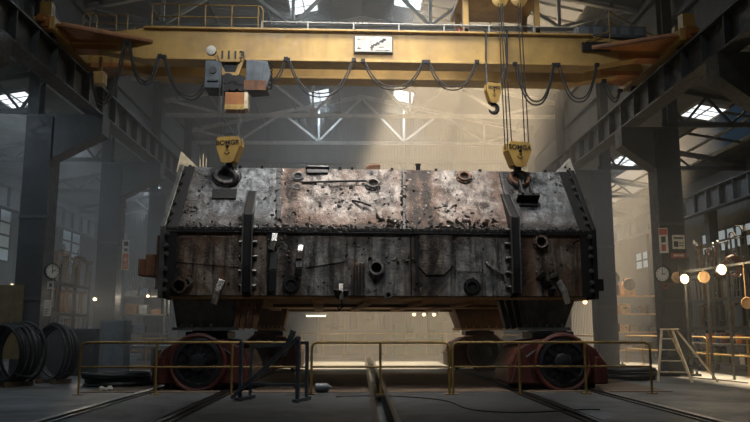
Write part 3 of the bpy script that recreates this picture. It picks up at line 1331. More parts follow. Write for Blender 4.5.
# triangular ears on the top corners
for pts, off in ((((176, 172), (181, 151), (201, 170)), .1), (((556, 172), (570, 158), (576, 174)), .1)):
    m = MB()
    P = []
    for px, py in pts:
        o = HRI @ (EYE - HO)
        dd = HRI @ ray(px, py)
        q = o + dd * ((LEAN + .25 - o.y) / dd.y)
        P.append((q.x, q.z))
    m.prism(P, lambda p, q_, dd: Vector((p, dd, q_)), LEAN + .25, LEAN + .34)
    ear = m.build('lifting_ear', M['cream'] if pts[0][0] < 300 else M['white'], hull, .006)
    if pts[0][0] > 300:
        m = MB()
        cx = sum(p[0] for p in P) / 3
        cz = sum(p[1] for p in P) / 3
        for dx, dz in ((-.06, .02), (.06, -.03), (.0, -.08)):
            m.cyl((cx + dx, LEAN + .235, cz + dz), (cx + dx, LEAN + .26, cz + dz), .035, seg=10)
        m.build('ear_hole', M['black'], ear)
# slanted cheek left of the coil-side ear
# ---- horizontal seam strip with weld beads and vertical seams
rs = random.Random(11)


def bead_line(mb, pts, step, size, jit):
    for a, b in zip(pts, pts[1:]):
        L = (b - a).length
        k = int(L / step)
        for i in range(k):
            q = a.lerp(b, (i + rs.random()) / k)
            s = size * rs.uniform(.5, 1.3)
            dz = rs.uniform(-jit, jit)
            q = q + Vector((rs.uniform(-jit, jit), dz * SL if q.z > ZS else 0, dz))
            mb.lump(q, (s * rs.uniform(.9, 2.2), s * .35, s * .8), 1, .35)


m = MB()
m.box(((hx0 + hx1) / 2, -.02, ZS - .03), (hx1 - hx0 - .1, .05, .10))
m.box(((hx0 + hx1) / 2, -.045, ZS - .10), (hx1 - hx0 - .1, .03, .03))
st = m.build('seam_strip', M['black'], hull, .006)
m = MB()
x = hx0 + .3
while x < hx1 - .2:
    m.cyl((x, -.07, ZS - .02), (x, -.03, ZS - .02), .022, seg=6)
    x += .17
m.build('seam_bolt', M['steel'], st)
m = MB()
bead_line(m, [Vector((hx0 + .3, -.03, ZS + .03)), Vector((hx1 - .3, -.03, ZS + .03))],   .07, .035, .06)
bead_line(m, [hpt(278, 228), hpt(350, 229)], .04, .05, .10)
bead_line(m, [hpt(282, 234), hpt(290, 262)], .06, .05, .08)
bead_line(m, [hpt(280, 170), hpt(279, 229), hpt(272, 232), hpt(270, 295)], .06, .05, .07)
bead_line(m, [hpt(404, 170), hpt(404, 229)], .05, .055, .05)
bead_line(m, [hpt(380, 222), hpt(404, 222)], .035, .08, .14)
bead_line(m, [hpt(417, 170), hpt(417, 285)], .09, .04, .04)
bead_line(m, [hpt(390, 262), hpt(415, 258)], .05, .05, .08)
bead_line(m, [hpt(300, 183), hpt(366, 183)], .1, .035, .03)
bead_line(m, [hpt(485, 262), hpt(506, 276)], .07, .05, .04)
bead_line(m, [hpt(430, 226), hpt(500, 226)], .045, .06, .16)
m.build('weld_seam', M['weld'], hull)['kind'] = 'stuff'
for (px, py, wd, ht) in ((279, 200, .12, 62), (404, 200, .07, 62), (417, 258, .07, 50), (270, 264, .16, 62)):
    a, b = hpt(px, py - ht / 2), hpt(px, py + ht / 2)
    if a.z > ZS and b.z < ZS:
        b = hpt(px, 230)
    m = MB()
    m.bar(a + nrm(a) * .01, b + nrm(b) * .01, wd, .05, nrm(a))
    m.build('seam_cover', M['black'], hull, .006)
# peeled and burnt patches, raised scabs
m = MB()
for (cx, cy, n_, sp) in ((345, 200, 26, 9), (450, 208, 26, 10), (330, 196, 10, 10), (190, 209, 8, 4), (470, 224, 26, 16), (375, 240, 20, 14), (300, 222, 22, 22), (232, 240, 10, 20), (230, 262, 12, 12), (560, 182, 18, 10), (545, 268, 14, 8), (490, 268, 8, 10), (370, 296, 9, 8), (395, 200, 12, 20), (215, 180, 12, 10), (440, 230, 16, 18)):
    for _ in range(n_):
        q = hpt(cx + rs.gauss(0, sp), min(292, max(172, cy + rs.gauss(0, sp * .5))))
        s = rs.uniform(.012, .05)
        m.lump(q, (s * rs.uniform(1, 2), s * .35, s), 1, .4)
m.build('burnt_stain', M['hullm'], hull)['kind'] = 'stuff'
m = MB()
for _ in range(230):
    q = hpt(rs.uniform(180, 580), rs.uniform(172, 292))
    s = rs.uniform(.01, .035)
    m.lump(q, (s, s * .5, s * rs.uniform(.7, 2.2)), 1, .3)
m.build('stud', M['black'], hull)['kind'] = 'stuff'

# ---- vertical fins
for (px, y0, y1, wd, nm) in ((248, 191, 297, .20, 'fin'), (513, 195, 297, .18, 'fin')):
    xx = hpt(px, 260).x
    a = hpt(px, y0)
    poly = [(.05, ZB - .02), (-.30, ZB + .08), (-.34, ZB + .7), (-.30, ZS + .3), (a.y - .22, a.z - .12), (a.y - .06, a.z), (a.y + .05, a.z - .02), (.05, ZS)]
    m = MB()
    m.prism(poly, lambda p, q_, dd: Vector((dd, p, q_)), xx - wd / 2, xx + wd / 2)
    fn = m.build('fin', M['black'], hull, .015)
    m = MB()
    for k in range(len(poly) - 4):
        a_, b_ = poly[k + 1], poly[k + 2]
        for sx in (-1, 1):
            m.bar((xx + sx * (wd / 2 + .015), a_[0] - .01, a_[1]), (xx + sx * (wd / 2 + .015), b_[0] - .01, b_[1]), .03, .05, (0, -1, 0))
    m.build('fin_edge', M['steel'], fn)
    m = MB()
    for k in range(5):
        z = ZB + .25 + k * .36
        m.cyl((xx - wd / 2 - .12, -.03, z), (xx - wd / 2, -.03, z), .05, seg=8)
        m.cyl((xx + wd / 2, -.03, z), (xx + wd / 2 + .12, -.03, z), .05, seg=8)
    m.build('fin_bolt', M['steel'], fn)


# ---- ports and pipe stubs
def port(px, py, rpx, ln, mat, nb=8, nm='port'):
    p = hpt(px, py)
    nn = nrm(p)
    r_ = rpx * 19.6 / 763
    m = MB()
    m.lathe(p - nn * .02, nn, [(0, r_), (ln * .35 + .02, r_), (ln * .35 + .02, r_ * .8), (ln + .02, r_ * .78), (ln + .02, r_ * .56), (.01, r_ * .54)], 26)
    o = m.build(nm, M[mat], hull, smooth=True)
    m = MB()
    m.cyl(p - nn * .02, p + nn * .014, r_ * .57, seg=22)
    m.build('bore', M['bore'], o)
    if nb:
        m = MB()
        u = Vector((1, 0, 0))
        v = nn.cross(u)
        for k in range(nb):
            a = 2 * math.pi * (k + .3) / nb
            q = p + (u * math.cos(a) + v * math.sin(a)) * r_ * .9
            m.cyl(q, q + nn * (ln * .35 + .03), r_ * .08 + .004, seg=6)
        m.build('port_bolt', M['black'], o)
    return o


port(298, 177, 7, .05, 'black', 0)
port(297, 187, 5.5, .03, 'hullm', 0, 'patch_ring')
port(373, 185, 8.5, .10, 'hullu')
port(464, 178, 8.5, .10, 'rust', 10)
port(181, 286, 9, .26, 'hulll', 6, 'pipe_stub')
port(187, 283, 6, .18, 'hullm', 0, 'pipe_stub')
port(291, 285, 8.5, .05, 'black', 0)
port(376, 268, 9, .16, 'hullm', 0)
port(472, 287, 8.5, .06, 'black', 8)
port(540, 242, 8, .14, 'hullu', 6)
port(370, 259, 2.2, .05, 'black', 0)
port(388, 295, 4, .12, 'bright', 0, 'pipe_stub')
port(371, 164.5 + 8, 3, .02, 'black', 0)
# lifting lugs: ring the hooks pass through
for (px, py, rp, mt) in ((227, 177, 13, 'hullm'), (519, 180, 11, 'rust')):
    p = hpt(px, py)
    nn = nrm(p)
    r_ = rp * 20 / 763
    m = MB()
    m.lathe(p - nn * .03, nn, [(0, r_), (.12, r_), (.15, r_ * .93), (.15, r_ * .68), (.04, r_ * .64), (.04, .02)], 30)
    lug = m.build('lifting_lug', M[mt], hull, smooth=True)
    m = MB()
    m.torus(p + nn * .01, nn, r_ * 1.04, .03, 30, 6)
    m.build('lug_weld', M['black'], lug)
    m = MB()
    m.cyl(p, p + nn * .025, r_ * .63, seg=24)
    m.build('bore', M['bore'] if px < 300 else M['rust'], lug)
# slot and bracket shelves under the lugs
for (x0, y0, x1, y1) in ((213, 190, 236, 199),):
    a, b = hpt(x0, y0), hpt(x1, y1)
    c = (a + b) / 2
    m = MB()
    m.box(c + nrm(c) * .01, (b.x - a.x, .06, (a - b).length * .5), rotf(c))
    sl = m.build('slot_frame', M['bore'], hull, .01)  # solid box, its dark colour standing in for the slot's inner shade
a, b = hpt(515, 196), hpt(539, 207)
c = (a + b) / 2
m = MB()
m.box(c + nrm(c) * .12, (b.x - a.x, .34, .10), rotf(c))
m.box(c + nrm(c) * .05 + Vector((0, 0, -.12)), (b.x - a.x - .1, .16, .2), rotf(c))
m.box(c + nrm(c) * .10 + Vector((-.18, 0, .26)), (.06, .24, .5), rotf(c))
m.box(c + nrm(c) * .10 + Vector((.10, 0, .22)), (.06, .22, .4), rotf(c))
m.build('lug_bracket', M['black'], hull, .012)
# hatch plate near the top edge and bits standing on top
a, b = hpt(307, 169), hpt(328, 176)
c = (a + b) / 2
m = MB()
m.box(c + nrm(c) * .03, (b.x - a.x, .08, .14), rotf(c))
m.box(c + nrm(c) * .05 + Vector((0, .05, .10)), (b.x - a.x + .06, .12, .04), rotf(c))
m.build('hatch_bar', M['black'], hull, .01)


def ontop(px, py, y):
    o = HRI @ (EYE - HO)
    dd = HRI @ ray(px, py)
    return o + dd * ((y - o.y) / dd.y)


q0, q1 = ontop(308, 168, LEAN + .3), ontop(328, 164, LEAN + .3)
m = MB()
m.box(((q0.x + q1.x) / 2, LEAN + .3, ZT + .05), (q1.x - q0.x, .4, .12))
m.build('top_hatch', M['steel'], hull, .015)
q0, q1 = ontop(366, 166, LEAN + .3), ontop(380, 162, LEAN + .3)
m = MB()
m.box(((q0.x + q1.x) / 2, LEAN + .3, ZT + .06), (q1.x - q0.x, .3, .14))
m.cyl((q0.x + .06, LEAN + .2, ZT + .12), (q1.x, LEAN + .2, ZT + .15), .06, seg=10)
m.build('top_valve', M['rust'], hull, .015)
m = MB()
q = ontop(418, 168, LEAN + .15)
m.cyl((q.x, LEAN + .15, ZT - .02), (q.x, LEAN + .15, ZT + .16), .06, seg=10)
m.cyl((q.x, LEAN + .15, ZT + .16), (q.x, LEAN + .15, ZT + .2), .08, seg=10)
m.build('top_stud', M['black'], hull)
m = MB()
for px, h in ((200, .28), (203, .42), (206, .3)):
    q = ontop(px, 164, LEAN + .3)
    m.cyl((q.x, LEAN + .3, ZT - .02), (q.x, LEAN + .3, ZT + h), .018, seg=6)
m.build('thin_pipe', M['cream'], hull)
# clips along the top edge
m = MB()
for px in (190, 240, 262, 340, 352, 392, 436, 480, 545):
    q = ontop(px, 168, LEAN)
    m.box((q.x, LEAN + .02, ZT + .01), (.07, .1, .07))
m.build('edge_clip', M['black'], hull)

# bright scraped straps and torn handles
for pts, wd, mt in (
        (((222, 280), (218, 291), (214, 304)), .16, 'bright'),
        (((275, 233), (274, 242), (271, 250)), .15, 'bright'),
        (((301, 245), (300, 252), (299, 259)), .14, 'bright'),
        (((341, 284), (341, 292), (342, 301)), .12, 'weld'),
        (((558, 281), (563, 292), (567, 304)), .17, 'bright'),
        (((486, 262), (494, 270), (504, 275)), .07, 'weld'),
        (((352, 201), (361, 205), (371, 208)), .05, 'black'),
        (((302, 183), (335, 184), (366, 183)), .05, 'black'),
        (((299, 259), (299, 268), (298, 276)), .16, 'black'),
        (((274, 252), (273, 270), (272, 292)), .18, 'black')):
    m = MB()
    P = [hpt(*p) for p in pts]
    P = [p + nrm(p) * (.02, .10, .08)[k] for k, p in enumerate(P)]
    for a, b in zip(P, P[1:]):
        m.bar(a, b, wd, .05, (0, -1, 0))
    m.build('strap', M[mt], hull, .012)
# torn brackets beneath the straps
m = MB()
for px, py in ((345, 300), (338, 304), (546, 284), (550, 292), (541, 276), (553, 276)):
    q = hpt(px, min(py, 294))
    m.lump(q + Vector((0, -.05, 0)), (.10, .10, .16), 1, .4)
m.build('torn_bracket', M['black'], hull)
m = MB()
q = hpt(341, 296)
m.tube([(q.x - .04, -.06, q.z), (q.x, -.10, ZB - .1), (q.x + .04, -.08, ZB - .25), (q.x - .05, -.06, ZB - .34), (q.x - .08, -.05, ZB - .24)], .025, 6)
m.build('dangling_hook', M['black'], hull)

# octagonal patch plate, ribbed panel, other patch plates on the lower face


def patch(px, n0, mat, th, nm, bev=.012):
    P = [hpt(*p) for p in px]
    m = MB()
    m.prism([(p.x, p.z) for p in P], lambda a, b, dd: Vector((a, dd, b)), -th, .01)
    return m.build(nm, M[mat], hull, bev)


patch(((419, 235), (452, 235), (453, 266), (444, 275), (426, 275), (418, 266)), 0, 'hullm', .04, 'octagon_plate')
pp = patch(((352, 263), (365, 263), (365, 296), (352, 296)), 0, 'hulll', .05, 'ribbed_panel')
m = MB()
for px in (354, 357, 360, 363):
    a, b = hpt(px, 266), hpt(px, 293)
    m.bar(a + Vector((0, -.06, 0)), b + Vector((0, -.06, 0)), .03, .05, (0, -1, 0))
m.build('panel_rib', M['black'], pp)
patch(((306, 236), (345, 236), (345, 262), (306, 268)), 0, 'hullm', .025, 'patch_plate')
patch(((457, 236), (482, 236), (482, 272), (457, 272)), 0, 'hullm', .012, 'patch_plate')
patch(((172, 236), (240, 236), (240, 268), (172, 262)), 0, 'hulll', .015, 'patch_plate')
# bracket box on the coil-side end
a, b = hpt(138, 257), hpt(160, 277)
m = MB()
m.box(((a.x + hx0) / 2 + .02, .35, (a.z + b.z) / 2), (hx0 - a.x + .05, .55, (a.z - b.z) * .85))
m.box((a.x + .3, .35, (a.z + b.z) / 2 + .05), (.25, .65, (a.z - b.z) * 1.1))
m.cyl((a.x - .03, .3, (a.z + b.z) / 2), (a.x + .1, .3, (a.z + b.z) / 2), .12, seg=12)
m.build('end_bracket', M['rust'], hull, .02)
m = MB()
m.box((hx0 - .12, .2, hpt(160, 262).z), (.12, .5, 1.3))
m.build('end_stiffener', M['hulll'], hull, .01)

# ---- underframe: timber and rusty beams lying across below
m = MB()
m.box(((hx0 + hx1) / 2, DEP / 2, ZB - .03), (hx1 - hx0 - .3, DEP - .2, .06))
ub = m.build('bottom_plate', M['tan'], hull)
for x in (-3.0, -1.5, -.2, 1.3, 2.6):
    m = MB()
    m.box((x, DEP / 2 + .2, ZB - .10), (.3, DEP - .7, .08))
    m.build('under_beam', M['tan'], hull, .01)
for y, k in ((4.2, 1), (9.8, 2)):
    m = MB()
    m.box(((hx0 + hx1) / 2, y, ZB - .10), (hx1 - hx0 - 1.0, .34, .08))
    m.build('cross_beam', M['wood'] if k else M['rust'], hull, .01)

# ---- saddles carrying the casing: one over each bogie


def saddle(px0, px1, bx0, bx1, y, mirror, rear=False):
    a, b = ontop(px0, 304, y), ontop(px1, 304, y)
    c, e = ontop(bx0, 331, y), ontop(bx1, 331, y)
    z1, z0 = ZB - .06, max(1.5, c.z)
    dp = 1.5
    m = MB()
    m.hexa([(c.x, y + .1, z0), (e.x, y + .1, z0), (e.x, y + dp, z0), (c.x, y + dp, z0),
            (a.x, y, z1), (b.x, y, z1), (b.x, y + dp + .1, z1), (a.x, y + dp + .1, z1)])
    so = m.build('saddle', M['saddle'] if not rear else M['rust'], hull, .015)
    m = MB()
    m.box(((c.x + e.x) / 2, y + dp / 2, z0 - .02), (e.x - c.x + .16, dp + .25, .07))
    for k in range(6):
        t = (k + .5) / 6
        m.cyl((c.x + (e.x - c.x) * t, y - .04, z0 + .04), (c.x + (e.x - c.x) * t, y - .04, z0 + .1), .035, seg=6)
    m.build('saddle_flange', M['steel'] if not rear else M['tan'], so)
    return a, b, c, e, z0, z1, so


a, b, c, e, z0, z1, so = saddle(172, 236, 176, 236, .45, False)
m = MB()
for k in range(4):
    x0, x1_ = ontop(240 + k * 7, 306, .4).x, ontop(236 + k * 6, 330, .4).x
    m.bar((x1_, .5, z0), (x0, .42, z1), .12, .3, (0, -1, 0))
m.build('channel_strut', M['rust'], so, .008)
a, b, c, e, z0, z1, so = saddle(518, 575, 520, 566, .45, True)
m = MB()
for k in range(3):
    x0, x1_ = ontop(500 + k * 7, 306, .4).x, ontop(508 + k * 6, 331, .4).x
    m.bar((x1_, .5, z0), (x0, .42, z1), .12, .3, (0, -1, 0))
m.build('channel_strut', M['black'], so, .008)
saddle(252, 288, 258, 283, 8.8, False, True)
saddle(455, 512, 462, 508, 8.8, True, True)


# ================================================================ BOGIES
def bogie(label, x, y, mir, group):
    b = thing('bogie', label, 'bogie', (x, y, 0), 0, group)
    s = -1 if mir else 1
    prof = [(-1.22, .14), (1.22, .14), (1.22, .62), (1.02, 1.0), (.62, 1.2), (.0, 1.26), (-.55, 1.22), (-.95, 1.0), (-1.22, .62)]
    m = MB()
    m.prism([(s * p, q) for p, q in prof], lambda p, q_, dd: Vector((p, dd, q_)), -.05, 1.9)
    h = m.build('housing', M['red'], b, .05)
    m = MB()
    m.torus((s * -.1, -.10, .66), (0, 1, 0), .66, .07, 36, 8)
    m.prism([(s * .62, .18), (s * 1.18, .18), (s * .98, .95), (s * .85, .95)], lambda p, q_, dd: Vector((p, dd, q_)), -.18, -.04)
    m.prism([(s * -.85, .18), (s * -1.18, .18), (s * -1.02, .8), (s * -.92, .8)], lambda p, q_, dd: Vector((p, dd, q_)), -.18, -.04)
    m.build('axle_guard', M['red'], b, .01, True)
    m = MB()
    m.lathe((s * -.1, -.02, .66), (0, -1, 0), [(0, .62), (.10, .62), (.13, .58), (.13, .50), (.06, .47), (.06, .26), (.12, .22), (.18, .20), (.20, .12), (.20, .05)], 36)
    dsk = m.build('wheel_disc', M['disc'], b, smooth=True)
    m = MB()
    for k in range(6):
        a = 2 * math.pi * k / 6 + .3
        m.bar((s * -.1 + math.cos(a) * .2, -.12, .66 + math.sin(a) * .2), (s * -.1 + math.cos(a) * .5, -.11, .66 + math.sin(a) * .5), .09, .06, (0, -1, 0))
        m.cyl((s * -.1 + math.cos(a + .5) * .36, -.14, .66 + math.sin(a + .5) * .36), (s * -.1 + math.cos(a + .5) * .36, -.07, .66 + math.sin(a + .5) * .36), .05, seg=8)
    m.build('spoke', M['railsteel'], dsk)
    m = MB()
    for xx in (-.9, .9):
        for yy in (.35, 1.5):
            m.cyl((xx - .06, yy, .165), (xx + .06, yy, .165), .16, seg=18)
    m.build('track_roller', M['railsteel'], b)
    m = MB()
    m.box((0, .95, 1.33), (1.05, 1.2, .16))
    m.box((0, .95, 1.38), (.8, .9, .12))
    m.build('bearing_block', M['black'], b, .02)
    m = MB()
    for xx in (-.5, .75):
        m.box((s * xx, -.07, .35), (.2, .05, .28))
    m.tube([(s * .5, -.1, 1.0), (s * .8, -.14, .8), (s * .9, -.12, .5), (s * 1.05, -.1, .3)], .03, 6)
    m.build('brake_fitting', M['black'], b)
    return b


def hw(x, y):
    return HO + Matrix.Rotation(HA, 3, 'Z') @ Vector((x, y, 0))


p = fl(200, 391)
bogie('dull red wheeled bogie under the coil end of the casing, steel trestle at its side', p.x, p.y + .2, False, 'bogies under the casing')
p = fl(562, 391)
bogie('dull red wheeled bogie under the stepladder end of the casing, wheel behind the railing', p.x, p.y + .3, True, 'bogies under the casing')
pa, pb = hw(ontop(266, 366, 8.6).x, 8.9), hw(ontop(484, 366, 8.6).x, 8.9)
bogie('rear red bogie beyond the steel trestle, sunlit on its inner flank', pa.x, pa.y, False, 'bogies under the casing')
bogie('rear red bogie beyond the railing gap, catching the low sunlight', pb.x, pb.y, True, 'bogies under the casing')

# ================================================================ RAILINGS


def railing(label, A, B, h, nmid, mat='rail', r=.03, cat='railing', group='yellow railings', mids=(.53,), round_=(True, True)):
    A, B = Vector(A), Vector(B)
    L = (B - A).length
    ang = math.atan2(B.y - A.y, B.x - A.x)
    o = thing('railing', label, cat, A, ang, group)
    m = MB()
    c = .12
    pts = [(0, 0, .02)]
    if round_[0]:
        pts += [(0, 0, h - c), (.03, 0, h - .04), (c, 0, h)]
    else:
        pts += [(0, 0, h - .001), (.002, 0, h)]
    if round_[1]:
        pts += [(L - c, 0, h), (L - .03, 0, h - .04), (L, 0, h - c), (L, 0, .02)]
    else:
        pts += [(L - .002, 0, h), (L, 0, h - .001), (L, 0, .02)]
    m.tube(pts, r, 8)
    m.build('top_rail', M[mat], o, smooth=True)
    for q in mids:
        m = MB()
        m.cyl((0, 0, h * q), (L, 0, h * q), r * .8, seg=8)
        m.build('mid_rail', M[mat], o, smooth=True)
    for k in range(nmid + 2):
        x = L * k / (nmid + 1)
        if 0 < k < nmid + 1:
            m = MB()
            m.cyl((x, 0, .02), (x, 0, h), r, seg=8)
            m.build('post', M[mat], o, smooth=True)
        m = MB()
        m.box((x, 0, .012), (.2, .16, .024))
        m.build('foot_plate', M[mat], o)
    return o


RH = 1.17
p0, p1 = fl(79, 395), fl(307, 395)
YR = (p0.y + p1.y) / 2
railing('yellow railing before the coil-end bogie, ending at the grey trestle', (p0.x, YR, 0), (p1.x, YR, 0), RH, 2)
p0, p1 = fl(311, 395), fl(450, 395)
railing('short yellow railing spanning the floor slot in the middle', (p0.x, YR, 0), (p1.x, YR, 0), RH, 1)
p0, p1 = fl(454, 395), fl(658, 395)
railing('yellow railing before the bogie at the stepladder end', (p0.x, YR, 0), (p1.x, YR + .15, 0), RH, 2)
# beyond the casing
railing('hazy yellow railing with many posts beyond the sunlit floor', (-4.2, 41.5, 0), (6.8, 41.5, 0), 1.25, 9, r=.035)
railing('pale railing farther back past the bogie, before the machine wall', (7.0, 38.0, 0), (10.8, 35.2, 0), 1.2, 3, r=.035)
railing('sunlit yellow railing behind the stepladder, running toward the shelving', (12.0, 34.8, 0), (12.0, 26.7, 0), 1.2, 3)
railing('sunlit yellow railing in front of the tool rack', (12.0, 26.5, 0), (12.0, 18.5, 0), 1.2, 2, r=.035)
railing('dim yellow railing far behind the cable coils', (-9.9, 32.4, 0), (-6.0, 32.4, 0), 1.1, 3)

# ---------------------------------------------------------------- steel trestle in front of the left bogie
p0, p1 = fl(240, 401), fl(301, 403)
Lw = p1.x - p0.x
tr = thing('trestle', 'blue-grey steel trestle with a diagonal brace standing before the railing gap', 'trestle', (p0.x, p0.y, 0), math.atan2(p1.y - p0.y, Lw))
h0, h1 = 1.22, 1.32
for x, h in ((0, h0), (Lw, h1)):
    m = MB()
    m.box((x, 0, h / 2), (.07, .07, h))
    m.build('leg', M['bluegrey'], tr, .004)
    m = MB()
    m.box((x, .45, h / 2 * .92), (.06, .06, h * .92))
    m.build('leg', M['bluegrey'], tr, .004)
    m = MB()
    m.box((x, .22, .05), (.09, .75, .06))
    m.build('foot', M['bluegrey'], tr)
m = MB()
m.bar((-.18, -.02, .06), (Lw, -.02, h1 - .02), .06, .1, (0, -1, 0))
m.build('diagonal_brace', M['bluegrey'], tr, .004)
m = MB()
m.bar((0, .45, .32), (Lw, .45, .32), .06)
m.bar((0, .45, h0 * .9), (Lw, .45, h1 * .9), .06)
m.build('cross_bar', M['bluegrey'], tr, .004)
m = MB()
m.bar((Lw - .42, .2, h1 - .38), (Lw - .2, .2, h1 + .12), .09)
m.build('clamp_handle', M['bluegrey'], tr)

# ---------------------------------------------------------------- floor track rails, cables and clutter
for i, (x, lab) in enumerate(((-5.05, 'dark floor track rail outermost under the coil-end bogies'), (-3.15, 'dark floor track rail on the slot side of the coil-end bogies'),
                              (3.75, 'dark floor track rail on the slot side of the stepladder-end bogies'), (5.65, 'dark floor track rail outermost under the stepladder-end bogies'))):
    m = MB()
    m.box((0, 0, .006), (.34, 34, .012))
    m.box((0, 0, .02), (.09, 34, .05))
    m.box((-.15, 0, .012), (.04, 34, .024))
    m.box((.15, 0, .012), (.04, 34, .024))
    tag(m.build('track_rail', M['railsteel'], loc=(x, 19, 0)), lab, 'rail', 'floor track rails')


def floor_cable(name, label, px, r, mat='cable'):
    P = [fl(*q) for q in px]
    # smooth (Catmull-Rom)
    out = []
    for i in range(len(P) - 1):
        a, b, c, e = P[max(i - 1, 0)], P[i], P[i + 1], P[min(i + 2, len(P) - 1)]
        for k in range(6):
            t = k / 6
            out.append(.5 * ((2 * b) + (c - a) * t + (2 * a - 5 * b + 4 * c - e) * t * t + (3 * b - a - 3 * c + e) * t ** 3))
    out.append(P[-1])
    o = out[0].copy()
    m = MB()
    m.tube([q - o + Vector((0, 0, r + .012)) for q in out], r, 6)
    ob = m.build(name, M[mat], loc=o, smooth=True)
    return tag(ob, label, 'cable')


floor_cable('floor_cable', 'thin dark cable snaking over the concrete before the slot railing', [(336, 398), (372, 397), (408, 398), (446, 402), (472, 411), (520, 414), (580, 411), (600, 411)], .013)
floor_cable('floor_cable', 'loose cable end lying on the sunlit floor by the stepladder', [(655, 372), (690, 378), (720, 381), (748, 384)], .018)
p = fl(322, 392.5)
b = thing('gas_bottle', 'small dark cylinder lying on the floor beside the slot railing', 'bottle', (p.x, p.y, .02), R(8))
m = MB()
m.lathe((-.18, 0, .10), (1, 0, 0), [(0, .03), (.02, .09), (.05, .10), (.30, .10), (.34, .07), (.36, .03)], 18)
m.build('body', M['grey'], b, smooth=True)
m = MB()
m.cyl((.17, 0, .10), (.22, 0, .10), .03, seg=10)
m.build('valve', M['steel'], b)


def coil_flat(label, px, py, RR, n_, r):
    p = fl(px, py)
    o = thing('cable_coil', label, 'coil', (p.x, p.y, 0), 0, 'cable coils lying on the floor')
    rs = random.Random(int(px))
    m = MB()
    for k in range(n_):
        m.torus((rs.uniform(-.06, .06), rs.uniform(-.06, .06), r + .02 + r * 1.5 * (k // 3)), (rs.uniform(-.05, .05), rs.uniform(-.05, .05), 1), RR * (1 - .09 * (k % 3)), r, 26, 6)
    m.build('turns', M['rubber'], o, smooth=True)
    m = MB()
    m.tube([(RR, 0, r + .02), (RR + .3, .12, r), (RR + .7, -.1, r)], r, 6)
    m.build('loose_end', M['rubber'], o)
    if px > 400:
        o.rotation_euler.z = math.pi
    return o


coil_flat('dark cable coil heaped flat on the floor in front of the coil-end railing', 118, 385, .85, 12, .045)
coil_flat('dark hose coil heaped on the sunlit floor by the stepladder', 630, 379, .75, 12, .05)
rs = random.Random(5)
for px, py, s in ((613, 369, 0), (632, 368, 1)):
    p = fl(px, py)
    m = MB()
    m.box((0, 0, .05), (1.1, .16, .10), Euler((0, 0, .25)))
    tag(m.build('timber_offcut', M['wood'], loc=p, bevel=.01), ('timber offcut lying against the wheel of the stepladder-end bogie' if s == 0 else 'timber offcut lying behind the hose coil'), 'timber', 'timber offcuts')
for k, (px, py) in enumerate(((668, 374), (660, 376), (590, 378), (105, 391))):
    p = fl(px, py)
    m = MB()
    for _ in range(4):
        m.lump((rs.uniform(-.1, .1), rs.uniform(-.1, .1), .05), (.09, .08, .06), 1, .3)
    tag(m.build('scrap_heap', M['black'] if k < 3 else M['white'], loc=p), ('dark scrap lying at the foot of the stepladder', 'dark scrap lying beside the hose coil', 'dark scrap lying against the bogie wheel', 'pale crumpled rag on the dark floor by the flat cable coil')[k], 'scrap')

# ---------------------------------------------------------------- standing cable coils by the first column


def coil_up(label, loc, RR, turns, wd, tilt, group):
    o = thing('standing_coil', label, 'coil', loc, tilt, group)
    rs = random.Random(int(RR * 1000))
    m = MB()
    for k in range(turns):
        x = (k / (turns - 1) - .5) * wd
        m.torus((x + rs.uniform(-.03, .03), rs.uniform(-.04, .04), RR + .04), (1, rs.uniform(-.14, .14), rs.uniform(-.06, .06)), RR * rs.uniform(.84, 1.0), .034, 34, 6)
    m.build('turns', M['rubber'], o, smooth=True)
    m = MB()
    for a in (.6, 2.2, 3.9):
        m.torus((0, math.cos(a) * RR * .92, RR + .04 + math.sin(a) * RR * .92), (0, -math.sin(a), math.cos(a)), wd * .55, .02, 14, 6, .35)
    m.build('binding', M['cable'], o, smooth=True)
    m = MB()
    for yy in (-.3, .3):
        m.box((0, yy, .06), (wd + .3, .12, .12))
    m.build('chock', M['wood'], o)
    return o


p = fl(14, 386)
coil_up('biggest black cable coil standing upright under the white clock', (p.x - .1, p.y, 0), .82, 13, .55, R(62), 'standing cable coils')
p = fl(47, 384)
coil_up('second black cable coil standing upright, slimmer, closer to the casing', (p.x + .05, p.y + .3, 0), .80, 8, .32, R(60), 'standing cable coils')
p = fl(-14, 388)
coil_up('black cable coil cut off by the edge of the photo, behind the biggest one', (p.x - 1.5, p.y + 1.3, 0), .85, 9, .4, R(62), 'standing cable coils')


# ---------------------------------------------------------------- clocks, signs
def clock(label, loc, rz, rad, rim, hands):
    o = thing('wall_clock', label, 'clock', loc, rz)
    m = MB()
    m.lathe((0, 0, 0), (0, -1, 0), [(0, rad), (.07, rad), (.09, rad * .95), (.09, rad * .86), (.05, rad * .84)], 30)
    m.build('rim', M[rim], o, smooth=True)
    m = MB()
    m.cyl((0, -.045, 0), (0, -.06, 0), rad * .85, seg=30)
    f_ = m.build('face', M['dialface'], o)
    m = MB()
    for k in range(12):
        a = k * math.pi / 6
        m.box((math.sin(a) * rad * .7, -.063, math.cos(a) * rad * .7), (rad * .05, .006, rad * .16), Euler((0, a, 0)))
    m.build('hour_marking', M['letter'], f_)
    for a, l_, w in hands:
        m = MB()
        m.bar((0, -.07, 0), (math.sin(a) * rad * l_, -.07, math.cos(a) * rad * l_), rad * w, .006, (0, -1, 0))
        m.build('hand', M['letter'], o)
    return o


q = at(50, 271, 23.2)
clock('round white clock with black rim on the column above the standing coils', (q.x, 23.3, q.z), R(50), .25, 'black', ((R(0), .7, .08), (R(180), .35, .09), (R(75), .45, .09)))
q = at(664, 274, 24.4)
clock('round dark-rimmed clock on the column below the red notice', (q.x, 24.45, q.z), R(-50), .27, 'black', ((R(5), .65, .08), (R(95), .4, .1)))


